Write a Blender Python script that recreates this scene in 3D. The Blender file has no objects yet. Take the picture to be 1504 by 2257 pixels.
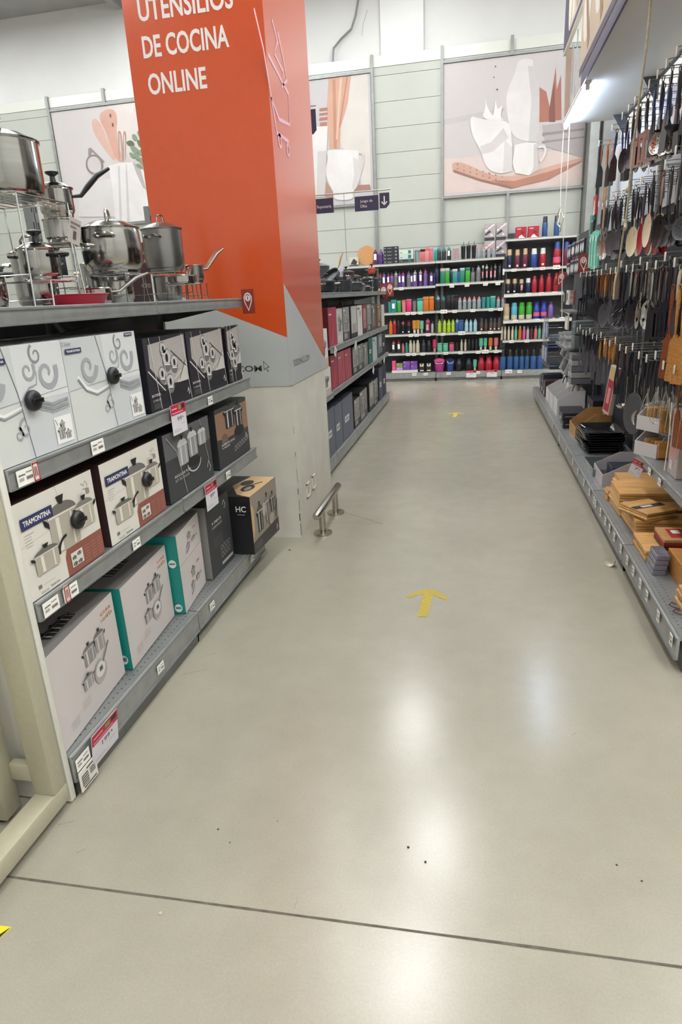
import bpy, bmesh, math, random
from mathutils import Vector, Matrix
random.seed(7)
C = bpy.context.scene.collection
PI = math.pi

# ------------------------------------------------------------------ camera
PITCH, YAW, ROLL, CAM_H = 0.3230, -0.2140, -0.0530, 1.5
def cam_axes():
    f = Vector((math.sin(YAW)*math.cos(PITCH), math.cos(YAW)*math.cos(PITCH), -math.sin(PITCH)))
    r = Vector((math.cos(YAW), -math.sin(YAW), 0)); u = r.cross(f)
    c, s = math.cos(ROLL), math.sin(ROLL)
    return c*r+s*u, -s*r+c*u, f
cd = bpy.data.cameras.new('camera'); cam = bpy.data.objects.new('camera', cd); C.objects.link(cam)
r_, u_, f_ = cam_axes()
cam.matrix_world = Matrix(((r_.x, u_.x, -f_.x, 0), (r_.y, u_.y, -f_.y, 0), (r_.z, u_.z, -f_.z, CAM_H), (0, 0, 0, 1)))
cd.sensor_fit = 'HORIZONTAL'; cd.sensor_width = 36; cd.lens = 36*1420/1504
cd.clip_start = .05; cd.clip_end = 100
bpy.context.scene.camera = cam
# ------------------------------------------------------------------ world, exposure
W = bpy.data.worlds.new('world'); bpy.context.scene.world = W; W.use_nodes = True
W.node_tree.nodes['Background'].inputs[0].default_value = (.9, .95, 1, 1)
W.node_tree.nodes['Background'].inputs[1].default_value = .3
vs = bpy.context.scene.view_settings
vs.view_transform = 'Standard'; vs.look = 'None'; vs.gamma = 1; vs.exposure = 0.80; vs.use_curve_mapping = False
LIGHT_E = 15.0      # emission of the ceiling panels and added fill panels
TUBE_E = 32.0       # emission of the canopy tube
CEIL = 6.4
LIGHTS = [(-.62, 5.5), (-.50, 7.5), (-1.05, 10.2), (-.6, 3.2), (-.6, .6), (-.6, -3.2)]+[(x, y) for x in (-9.5, -5.4) for y in (-2.6, 1.4, 5.5, 7.9)]+[(x, y) for x in (2.0, 3.4) for y in (-3.8, -1.6, .6, 2.8, 5.0)]+[(3.4, 7.9), (3.4, 9.6), (2.5, 6.6), (2.4, 8.8), (-9.5, 10.2), (-5.4, 10.2), (-3.2, 8.3), (-3.6, 9.6), (-3.0, 7.2), (-7.6, 9.6)]  # aisle panels behind the floor glare first; others added to brighten shelves, wall, floor

# ------------------------------------------------------------------ materials
def lin(h):
    if not isinstance(h, str): return (*h, 1)
    h = h.lstrip('#'); h = ''.join(c*2 for c in h) if len(h) == 3 else h; v = [int(h[i:i+2], 16)/255 for i in (0, 2, 4)]
    return tuple(x/12.92 if x <= .04045 else ((x+.055)/1.055)**2.4 for x in v)+(1,)
MC = {}
def mat(col, rough=.6, metal=0, kind='plain', scale=20, amp=.12, **k):
    key = (col, rough, metal, kind, scale, amp, tuple(sorted(k.items())))
    if key in MC: return MC[key]
    m = bpy.data.materials.new(kind+'_'+str(col).strip('#')); m.use_nodes = True
    nt = m.node_tree; b = nt.nodes['Principled BSDF']
    b.inputs['Base Color'].default_value = lin(col); b.inputs['Roughness'].default_value = rough; b.inputs['Metallic'].default_value = metal
    if 'coat' in k: b.inputs['Coat Weight'].default_value = k['coat']; b.inputs['Coat Roughness'].default_value = k.get('coat_rough', .1)
    if 'trans' in k: b.inputs['Transmission Weight'].default_value = k['trans']; b.inputs['IOR'].default_value = 1.3
    if 'alpha' in k: b.inputs['Alpha'].default_value = k['alpha']
    if 'emit' in k:
        b.inputs['Emission Color'].default_value = lin(k.get('ecol', col)); b.inputs['Emission Strength'].default_value = k['emit']
    if kind in ('noise', 'brushed', 'wood', 'speck'):
        tc = nt.nodes.new('ShaderNodeTexCoord'); mp = nt.nodes.new('ShaderNodeMapping'); n = nt.nodes.new('ShaderNodeTexNoise'); rp = nt.nodes.new('ShaderNodeValToRGB')
        nt.links.new(tc.outputs['Object'], mp.inputs[0]); nt.links.new(mp.outputs[0], n.inputs['Vector']); nt.links.new(n.outputs['Fac'], rp.inputs[0]); nt.links.new(rp.outputs[0], b.inputs['Base Color'])
        n.inputs['Scale'].default_value = scale; n.inputs['Detail'].default_value = 5
        if kind == 'brushed': mp.inputs['Scale'].default_value = k.get('stretch', (1, 1, 30))
        if kind == 'wood': mp.inputs['Scale'].default_value = k.get('stretch', (12, 1, 12))
        c = lin(col); lo = tuple(x*(1-amp) for x in c[:3])+(1,); hi = tuple(min(1, x*(1+amp)) for x in c[:3])+(1,)
        rp.color_ramp.elements[0].position = .35; rp.color_ramp.elements[1].position = .65
        rp.color_ramp.elements[0].color = lo; rp.color_ramp.elements[1].color = hi
        if 'bump' in k:
            bp = nt.nodes.new('ShaderNodeBump'); bp.inputs['Strength'].default_value = k['bump']; bp.inputs['Distance'].default_value = .002
            nt.links.new(n.outputs['Fac'], bp.inputs['Height']); nt.links.new(bp.outputs[0], b.inputs['Normal'])
    MC[key] = m
    return m
def ink(col): return mat(col, .55)
STEEL = mat('#a8a6a1', .14, 1, 'brushed', 3, .06)
STEELD = mat('#9b9893', .3, 1, 'brushed', 4, .08)
CHROME = mat('#d8d8d8', .12, 1)
RACK = mat('#8f9290', .45, .55, 'noise', 9, .08)
RACKD = mat('#6f706d', .5, .5, 'noise', 9, .12)
LIP = mat('#a3a5a3', .4, .6, 'noise', 14, .1)
LIPW = mat('#d2d1c8', .35, 0, 'noise', 14, .05)
BACKP = mat('#4b4c4f', .6, .2, 'noise', 6, .06)
BLACK = mat('#17171a', .4)
BLACKG = mat('#131316', .22)
WHITE = mat('#e4e2dd', .5)
CREAM = mat('#aca78f', .38, 0, 'noise', 60, .03)
WOODL = mat('#c89a5c', .5, 0, 'wood', 6, .22)
WOODM = mat('#b27c3c', .45, 0, 'wood', 6, .22)
WOODD = mat('#7a3e18', .4, 0, 'wood', 6, .2)
KRAFT = mat('#a77f4e', .8, 0, 'noise', 25, .06)

# ------------------------------------------------------------------ mesh builder
def smooth_mesh(me, ang=38):
    me.polygons.foreach_set('use_smooth', [True]*len(me.polygons))
    me.set_sharp_from_angle(angle=math.radians(ang))
class MB:
    def __init__(s): s.bm = bmesh.new(); s.m = []
    def mi(s, m):
        if m not in s.m: s.m.append(m)
        return s.m.index(m)
    def face(s, pts, m):
        vs_ = [s.bm.verts.new(p) for p in pts]
        try: f = s.bm.faces.new(vs_)
        except ValueError: return
        f.material_index = s.mi(m)
    def box(s, x0, x1, y0, y1, z0, z1, m, bev=0):
        g = bmesh.ops.create_cube(s.bm, size=1)['verts']
        for v in g:
            v.co = Vector(((x0+x1)/2+v.co.x*(x1-x0), (y0+y1)/2+v.co.y*(y1-y0), (z0+z1)/2+v.co.z*(z1-z0)))
        fs = set(f for v in g for f in v.link_faces); i = s.mi(m)
        for f in fs: f.material_index = i
        if bev:
            es = list(set(e for f in fs for e in f.edges))
            r = bmesh.ops.bevel(s.bm, geom=es, offset=bev, segments=2, affect='EDGES', profile=.5)
            for f in r['faces']: f.material_index = i
        return s
    def prism(s, pts, axis, a, b, m):      # extrude a 2-D outline along an axis
        def P(p, t): return {'x': (t, p[0], p[1]), 'y': (p[0], t, p[1]), 'z': (p[0], p[1], t)}[axis]
        i = s.mi(m); n = len(pts)
        A = [s.bm.verts.new(P(p, a)) for p in pts]; B = [s.bm.verts.new(P(p, b)) for p in pts]
        for vv in (A, B[::-1]): s.bm.faces.new(vv).material_index = i
        for k in range(n): s.bm.faces.new((A[k], A[(k+1) % n], B[(k+1) % n], B[k])).material_index = i
        return s
    def lathe(s, prof, m, c=(0, 0, 0), n=20, sx=1, sy=1, axis='z'):   # prof: (r, z) or (r, z, mat)
        rings = []
        for p in prof:
            r, z = p[0], p[1]
            if r < 1e-5: ring = [s.bm.verts.new((0, 0, z))]
            else: ring = [s.bm.verts.new((r*math.cos(2*PI*k/n)*sx, r*math.sin(2*PI*k/n)*sy, z)) for k in range(n)]
            rings.append(ring)
        for v in (v for r in rings for v in r):
            if axis == 'x': v.co = Vector((v.co.z, v.co.y, v.co.x))
            if axis == 'y': v.co = Vector((v.co.x, v.co.z, v.co.y))
            v.co += Vector(c)
        for q in range(len(rings)-1):
            i = s.mi(prof[q+1][2] if len(prof[q+1]) > 2 else m)
            A, B = rings[q], rings[q+1]
            for k in range(n):
                a0, a1 = A[k % len(A)], A[(k+1) % len(A)]; b0, b1 = B[k % len(B)], B[(k+1) % len(B)]
                l = []
                for v in (a0, a1, b1, b0):
                    if v not in l: l.append(v)
                if len(l) > 2: s.bm.faces.new(l).material_index = i
        return s
    def tube(s, pts, r, m, n=7, rs=None, flat=1):
        pts = [Vector(p) for p in pts]; i = s.mi(m); rings = []; up = None
        for k, p in enumerate(pts):
            d = (pts[min(k+1, len(pts)-1)]-pts[max(k-1, 0)]).normalized()
            if up is None:
                up = Vector((0, 0, 1)) if abs(d.z) < .8 else Vector((0, 1, 0))
            a = d.cross(up).normalized(); b = a.cross(d).normalized(); up = b
            R = rs[k] if rs else r
            rings.append([s.bm.verts.new(p+a*R*math.cos(2*PI*j/n)+b*R*flat*math.sin(2*PI*j/n)) for j in range(n)])
        for A, B in zip(rings, rings[1:]):
            for j in range(n): s.bm.faces.new((A[j], A[(j+1) % n], B[(j+1) % n], B[j])).material_index = i
        for q in (rings[0], rings[-1][::-1]): s.bm.faces.new(q).material_index = i
        return s
    def art(s, a, xf, off=.0006):
        for pts, m, lay in a.p:
            vs_ = [s.bm.verts.new(xf(u, v, off+off*.7*lay)) for u, v in pts]
            try: f = s.bm.faces.new(vs_)
            except ValueError: continue
            f.material_index = s.mi(m)
        return s
    def mesh(s, name, smooth=True):
        bmesh.ops.recalc_face_normals(s.bm, faces=s.bm.faces)
        me = bpy.data.meshes.new(name); s.bm.to_mesh(me); s.bm.free()
        for m in s.m: me.materials.append(m)
        if smooth: smooth_mesh(me)
        return me
    def build(s, name, parent=None, loc=(0, 0, 0), rot=(0, 0, 0), smooth=True, label=None):
        o = bpy.data.objects.new(name, s.mesh(name, smooth)); C.objects.link(o)
        o.location = loc; o.rotation_euler = rot
        if parent: o.parent = parent
        if label: o['label'] = label
        return o
def short(t):      # keep labels to sixteen words
    for a, b in ((' of its stack', ''), ('from the near', 'from near'), ('from the bottom', 'from bottom'), ('at the right picture edge', 'at right edge'), ('beyond the right picture edge', 'beyond right edge'), ('at the far end of the right row', 'far end of right row'), ('at the shelf front', 'at shelf front'), ('on the ', 'on '), ('in the ', 'in '), ('black and white ', '')):
        if len(t.split()) > 16: t = t.replace(a, b)
    return t
def tag(o, label, cat, group=None, kind=None):
    o['label'] = short(label); o['category'] = cat
    if group: o['group'] = group
    if kind: o['kind'] = kind
    return o
def thing(name, label, cat, loc=(0, 0, 0), rotz=0, group=None):
    o = bpy.data.objects.new(name, None); o.empty_display_size = .05; C.objects.link(o)
    o.location = loc; o.rotation_euler = (0, 0, rotz)
    return tag(o, label, cat, group)
def dup(root, loc, rot=(0, 0, 0), label=None, group=None, scale=None):
    r = root.copy(); C.objects.link(r); r.location = loc; r.rotation_euler = rot
    if scale: r.scale = scale
    if label: r['label'] = short(label)
    if group: r['group'] = group
    for ch in root.children:
        c = ch.copy(); C.objects.link(c); c.parent = r
        for g in ch.children:
            d = g.copy(); C.objects.link(d); d.parent = c
    return r
def struct(name, mb, smooth=False):
    o = mb.build(name, smooth=smooth); o['kind'] = 'structure'; return o
ORD = ['first', 'second', 'third', 'fourth', 'fifth', 'sixth', 'seventh', 'eighth', 'ninth', 'tenth', 'eleventh', 'twelfth', 'thirteenth', 'fourteenth', 'fifteenth', 'sixteenth', 'seventeenth', 'eighteenth', 'nineteenth', 'twentieth']
def nth(i): return ORD[i] if i < 20 else ('twenty-' + ORD[i-20] if i < 29 else ('thirtieth' if i == 29 else 'thirty-'+ORD[i-30]))

# ------------------------------------------------------------------ flat artwork (printed ink on boxes, signs, posters)
TXT = {}
def text_geo(t, bold=0):
    key = (t, bold)
    if key in TXT: return TXT[key]
    cu = bpy.data.curves.new('t', 'FONT'); cu.body = t; cu.size = 1; cu.resolution_u = 3; cu.offset = bold
    ob = bpy.data.objects.new('t', cu); C.objects.link(ob)
    dg = bpy.context.evaluated_depsgraph_get(); me = ob.evaluated_get(dg).to_mesh()
    co = [(v.co.x, v.co.y) for v in me.vertices]; fs = [tuple(p.vertices) for p in me.polygons]
    ob.evaluated_get(dg).to_mesh_clear(); bpy.data.objects.remove(ob); bpy.data.curves.remove(cu)
    x0 = min(c[0] for c in co); x1 = max(c[0] for c in co); y0 = min(c[1] for c in co); y1 = max(c[1] for c in co)
    TXT[key] = ([((x-x0)/(x1-x0), (y-y0)/(y1-y0)) for x, y in co], fs)
    return TXT[key]
class Art:
    def __init__(s): s.p = []; s.off = (0, 0); s.lay = 0
    def poly(s, pts, c, lay=0):
        s.p.append(([(x+s.off[0], y+s.off[1]) for x, y in pts], ink(c) if isinstance(c, str) else c, lay+s.lay)); return s
    def rect(s, x0, y0, x1, y1, c, lay=0): return s.poly([(x0, y0), (x1, y0), (x1, y1), (x0, y1)], c, lay)
    def ell(s, cx, cy, a, b, c, lay=0, n=16, t=0, k0=0, k1=1):
        full = k1-k0 >= .999; N = n if full else n+1
        return s.poly([(cx+a*math.cos(q)*math.cos(t)-b*math.sin(q)*math.sin(t), cy+a*math.cos(q)*math.sin(t)+b*math.sin(q)*math.cos(t)) for q in [2*PI*(k0+(k1-k0)*i/n) for i in range(N)]], c, lay)
    def line(s, pts, w, c, lay=0, w1=None):
        n = len(pts)
        L = []; R = []
        for k, p in enumerate(pts):
            a = pts[max(k-1, 0)]; b = pts[min(k+1, n-1)]; dx, dy = b[0]-a[0], b[1]-a[1]; l = math.hypot(dx, dy) or 1
            ww = (w+(w1-w)*k/(n-1)) if w1 is not None else w
            L.append((p[0]-dy/l*ww/2, p[1]+dx/l*ww/2)); R.append((p[0]+dy/l*ww/2, p[1]-dx/l*ww/2))
        for k in range(n-1): s.poly([L[k], R[k], R[k+1], L[k+1]], c, lay)
        return s
    def arc(s, cx, cy, r, k0, k1, w, c, lay=0, n=14, w1=None, r1=None, ry=1):
        return s.line([(cx+(r+((r1 if r1 is not None else r)-r)*i/n)*math.cos(2*PI*(k0+(k1-k0)*i/n)), cy+ry*(r+((r1 if r1 is not None else r)-r)*i/n)*math.sin(2*PI*(k0+(k1-k0)*i/n))) for i in range(n+1)], w, c, lay, w1)
    def text(s, t, x, y, w, h, c, lay=0, rot=0, bold=0):
        co, fs = text_geo(t, bold)
        cr, sr = math.cos(rot), math.sin(rot)
        q = [(x+a*w*cr-b*h*sr, y+a*w*sr+b*h*cr) for a, b in co]
        for f in fs: s.poly([q[i] for i in f], c, lay)
        return s
    def pot(s, cx, y, w, h, body='#8c8a88', lid='#a7a5a2', blk='#1b1a1c', lay=0, handles=1, knob=1, hl='#c9c7c4', long=0):
        r = w/2
        s.poly([(cx-r, y+h*.12), (cx-r*.9, y), (cx+r*.9, y), (cx+r, y+h*.12), (cx+r, y+h), (cx-r, y+h)], body, lay)
        s.rect(cx-r*.55, y+h*.05, cx-r*.3, y+h*.95, hl, lay+1); s.rect(cx+r*.5, y+h*.05, cx+r*.62, y+h*.95, hl, lay+1)
        if lid: s.ell(cx, y+h, r*1.04, h*.3, lid, lay+1, k0=0, k1=.5); s.line([(cx-r*1.05, y+h), (cx+r*1.05, y+h)], h*.05, hl, lay+2)
        if knob and lid: s.poly([(cx-r*.12, y+h*1.25), (cx+r*.12, y+h*1.25), (cx+r*.28, y+h*1.48), (cx-r*.28, y+h*1.48)], blk, lay+2)
        if handles:
            for sg in (-1, 1): s.poly([(cx+sg*r, y+h*.75), (cx+sg*r*1.3, y+h*.88), (cx+sg*r*1.35, y+h*1.05), (cx+sg*r*1.15, y+h*1.0), (cx+sg*r, y+h*.9)], blk, lay+2)
        if long: s.line([(cx+long*r, y+h*.8), (cx+long*r*2.3, y+h*1.05)], h*.2, blk, lay+2)
        return s
def F(w, h, d): return lambda u, v, o: (u-w/2, -o, v)
def FL(w, h, d): return lambda u, v, o: (-w/2-o, d-u, v)
def FT(w, h, d): return lambda u, v, o: (u-w/2, v, h+o)

# ------------------------------------------------------------------ setting
def floor_mat():
    m = bpy.data.materials.new('polished_concrete'); m.use_nodes = True; nt = m.node_tree; b = nt.nodes['Principled BSDF']; L = nt.links
    tc = nt.nodes.new('ShaderNodeTexCoord')
    def noise(sc, det, rgh=.55):
        n = nt.nodes.new('ShaderNodeTexNoise'); n.inputs['Scale'].default_value = sc; n.inputs['Detail'].default_value = det; n.inputs['Roughness'].default_value = rgh
        L.new(tc.outputs['Object'], n.inputs['Vector']); return n
    n1 = noise(1.1, 6); n2 = noise(7, 8, .7); n3 = noise(160, 2)
    r1 = nt.nodes.new('ShaderNodeValToRGB'); r1.color_ramp.elements[0].position = .3; r1.color_ramp.elements[1].position = .72
    r1.color_ramp.elements[0].color = lin('#989383'); r1.color_ramp.elements[1].color = lin('#a19c8c'); L.new(n1.outputs['Fac'], r1.inputs[0])
    mx = nt.nodes.new('ShaderNodeMixRGB'); mx.blend_type = 'OVERLAY'; mx.inputs[0].default_value = .12; L.new(r1.outputs[0], mx.inputs[1]); L.new(n2.outputs['Fac'], mx.inputs[2])
    mx2 = nt.nodes.new('ShaderNodeMixRGB'); mx2.blend_type = 'OVERLAY'; mx2.inputs[0].default_value = .12; L.new(mx.outputs[0], mx2.inputs[1]); L.new(n3.outputs['Fac'], mx2.inputs[2])
    L.new(mx2.outputs[0], b.inputs['Base Color'])
    rr = nt.nodes.new('ShaderNodeMapRange'); rr.inputs[3].default_value = .17; rr.inputs[4].default_value = .30; L.new(n2.outputs['Fac'], rr.inputs[0]); L.new(rr.outputs[0], b.inputs['Roughness'])
    b.inputs['Specular IOR Level'].default_value = .6; b.inputs['Coat Weight'].default_value = .25; b.inputs['Coat Roughness'].default_value = .17
    bp = nt.nodes.new('ShaderNodeBump'); bp.inputs['Strength'].default_value = .05; bp.inputs['Distance'].default_value = .003; L.new(n1.outputs['Fac'], bp.inputs['Height']); L.new(bp.outputs[0], b.inputs['Normal'])
    return m
mb = MB(); mb.box(-14, 5, -6, 12.3, -.1, 0, floor_mat()); struct('floor', mb)
WALLM = mat('#d6d7d4', .6, 0, 'noise', 2, .02)
mb = MB(); mb.box(-14, 5, 12.1, 12.3, 0, CEIL, WALLM); mb.box(-1.56, -.88, 12.0, 12.1, 0, CEIL, WALLM); struct('wall_back', mb)
mb = MB(); mb.box(4.9, 5, -6, 12.1, 0, CEIL, WALLM); struct('wall_right', mb)
mb = MB(); mb.box(-14, -13.9, -6, 12.1, 0, CEIL, WALLM); struct('wall_left', mb)
mb = MB(); mb.box(-13.9, 4.9, -6, -5.9, 0, CEIL, WALLM); struct('wall_front', mb)
mb = MB(); mb.box(-14, 5, -6, 12.3, CEIL, CEIL+.1, mat('#a8a8a8', .8, 0, 'noise', 3, .05))
for x in (-12, -9, -6, -3, 0, 3): mb.box(x-.06, x+.06, -5.9, 12.1, CEIL-.12, CEIL, mat('#a5a6a7', .6))
struct('ceiling', mb)
# slat panels and aluminium posts of the back wall
PANEL = mat('#b0b4ab', .3, 0, 'noise', 1.5, .02); PANELL = mat('#b8bcae', .5)
mb = MB()
xs = [-13.8, -7.52, -6.42, -5.28, -4.1, -2.9, -1.70, -.59, .47, 1.63]
for a, b in zip(xs, xs[1:]):
    z = .0
    while z < 4.9:
        z1 = min(z+.37, 4.93); mb.box(a+.02, b-.02, 11.93, 11.97, z+.003, z1-.003, PANEL); z += .37
    mb.box(a, b, 11.965, 12.0, 0, 4.93, PANELL)
    mb.box(a+.02, b-.02, 11.92, 11.98, 4.93, 5.08, mat('#d2d4cc', .22))
struct('trim_1', mb)
mb = MB()
for x in (-7.52, -2.9, -1.70, -.59): mb.box(x-.022, x+.022, 11.88, 11.95, 0, 5.1, RACK)
for x in (-6.42, -5.28, .47): mb.box(x-.022, x+.022, 11.88, 11.95, 4.86, 5.12, RACK); mb.box(x-.022, x+.022, 11.88, 11.95, 0, 2.98, RACK)
for a, b in ((-7.52, -4.1), (-2.9, -1.7), (-.59, 1.63)):
    mb.box(a, b, 11.885, 11.94, 4.86, 4.9, RACK); mb.box(a, b, 11.885, 11.94, 2.94, 2.975, RACK)
struct('trim_2', mb)
mb = MB(); mb.box(1.63, 1.76, 11.5, 11.95, 0, 5.0, RACK); mb.box(1.80, 2.0, 11.4, 11.95, 0, 5.0, mat('#77797a', .5, .3, 'noise', 4, .1)); mb.box(1.76, 1.80, 11.6, 11.95, 0, 5, RACKD); mb.box(2.0, 2.06, 11.5, 11.95, 0, 5.0, RACK); struct('trim_3', mb)
# saw cuts and the crack in the slab
mb = MB(); JM = mat('#5d574a', .8, 0, 'noise', 30, .25)
def strip(a, b, w, m=JM, z=.0006):
    a = Vector((*a, z)); b = Vector((*b, z)); n = Vector((-(b-a).y, (b-a).x, 0)).normalized()*w/2
    N = max(2, int((b-a).length/.12)); pts = []
    for k in range(N+1):
        p = a.lerp(b, k/N); pts.append((p, random.uniform(.75, 1.15)))
    for (p, s0), (q, s1) in zip(pts, pts[1:]): mb.face([p-n*s0, q-n*s1, q+n*s1, p+n*s0], m)
strip((-1.42, 1.165), (4.8, 1.245), .008); strip((-3, 4.09), (-.609, 4.137), .002); strip((-.609, 4.137), (.8, 4.15), .0022, mat('#8c8676', .7)); strip((-.98, 4.41), (-.609, 4.137), .006)
strip((-1.24, 3.60), (-.73, 3.97), .002, mat('#8c8676', .7)); strip((.79, 8.3), (-1.2, 8.22), .002, mat('#8c8676', .7))
struct('trim_4', mb)
# ceiling light fixtures, together with unseen fill panels added to brighten the aisle
for i, (x, y) in enumerate(LIGHTS):
    t = thing('ceiling_light', 'white ceiling light or added fill, %s across from the left, %s along from the rear' % (nth(sorted(set(int((q[0]+14)/1.3) for q in LIGHTS)).index(int((x+14)/1.3))), nth(sorted(set(int((q[1]+6)/.9) for q in LIGHTS)).index(int((y+6)/.9)))), 'light', (x, y, CEIL), 0, 'ceiling light panels')
    mb = MB(); mb.box(-.33, .33, -.65, .65, -.16, -.12, WHITE, .01); mb.box(-.02, .02, -.5, .5, -.12, 0, WHITE); mb.build('housing', t)
    mb = MB(); mb.box(-.3, .3, -.62, .62, -.172, -.161, mat('#f6f7f8', .5, 0, 'plain', emit=LIGHT_E)); mb.build('diffuser', t)
# pipe of the upper wall
mb = MB(); mb.tube([(-2.35, 11.98, 4.95), (-2.35, 12.02, 5.12), (-2.33, 12.03, 5.3), (-2.2, 12.04, 5.42), (-2.03, 12.04, 5.53), (-1.95, 12.04, 5.7), (-1.9, 12.04, 5.9), (-1.88, 12.04, 6.4)], .017, mat('#86888a', .5, .4))
tag(mb.build('conduit_pipe'), 'thin grey conduit curving down the white wall above the reed poster', 'pipe')
mb = MB(); mb.tube([(-1.76, 12.03, 5.75), (-1.84, 12.03, 5.55), (-1.86, 12.03, 5.42)], .007, mat('#b5b6b2', .5)); tag(mb.build('cable'), 'thin pale cable on the white wall beside the conduit pipe', 'cable')

# posters
def dim(c):
    v = [int(c[i:i+2], 16) for i in (1, 3, 5)]; g = sum(v)/3
    return '#'+''.join('%02x' % int((g+(x-g)*.8)*.90) for x in v)
def soften(pts):
    if len(pts) < 8: return pts
    for _ in range(2):
        q = []
        for a, b in zip(pts, pts[1:]+pts[:1]): q += [(a[0]*.75+b[0]*.25, a[1]*.75+b[1]*.25), (a[0]*.25+b[0]*.75, a[1]*.25+b[1]*.75)]
        pts = q
    return pts
POSTER_REED = [
 ('#d6cfc6',[(-2.34,4.8),(-1.99,4.79),(-1.72,4.82),(-1.72,3.11),(-1.85,3.11),(-1.96,3.58),(-2.18,3.78)]),
 ('#d7a083',[(-2.34,4.79),(-1.98,4.78),(-2.05,4.38),(-2.18,4.06),(-2.21,3.76),(-2.38,3.77),(-2.4,4.3)]),
 ('#c98765',[(-2.28,4.73),(-2.23,4.73),(-2.26,3.77),(-2.31,3.77)]),
 ('#e3b79c',[(-2.16,4.76),(-2.12,4.76),(-2.24,3.9),(-2.27,3.9)]),
 ('#c07f5e',[(-2.05,4.76),(-2.03,4.76),(-2.19,4.06),(-2.21,4.06)]),
 ('#b9705a',[(-2.51,4.36),(-2.38,4.36),(-2.38,4.32),(-2.52,4.32)]),
 ('#b9705a',[(-2.52,4.29),(-2.38,4.29),(-2.38,4.26),(-2.52,4.26)]),
 ('#b9705a',[(-2.52,4.23),(-2.39,4.23),(-2.39,4.19),(-2.53,4.19)]),
 ('#b9705a',[(-2.52,4.16),(-2.4,4.16),(-2.41,4.11),(-2.52,4.11)]),
 ('#a8786a',[(-2.7,4.68),(-2.67,4.68),(-2.66,4.36),(-2.68,4.36)]),
 ('#dcd8d5',[(-2.85,4.12),(-2.39,4.1),(-2.44,3.63),(-2.49,3.08),(-2.85,3.07)]),
 ('#c9c4c2',[(-2.58,3.75),(-2.43,3.75),(-2.49,3.08),(-2.64,3.08)]),
 ('#b58670',[(-2.47,3.31),(-2.36,3.13),(-2.37,3.03),(-2.5,3.08)]),
 ('#a8796a',[(-2.0,3.21),(-1.74,3.2),(-1.72,3.11),(-2.01,3.12)]),
 ('#e1dedb',[(-2.44,3.74),(-2.35,3.76),(-1.99,3.72),(-1.89,3.7),(-1.91,3.61),(-1.87,3.4),(-1.93,3.2),(-2.03,3.12),(-2.02,2.99),(-2.35,3.01),(-2.35,3.14),(-2.44,3.29),(-2.47,3.48),(-2.4,3.65)]),
 ('#c8c4c2',[(-1.91,3.69),(-1.82,3.67),(-1.81,3.57),(-1.84,3.43),(-1.91,3.32),(-1.92,3.36),(-1.87,3.46),(-1.84,3.57),(-1.85,3.65),(-1.91,3.66)]),
 ('#cfcbc9',[(-2.0,3.62),(-1.91,3.58),(-1.88,3.4),(-1.93,3.22),(-2.04,3.14),(-1.99,3.36)]),
]
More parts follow.
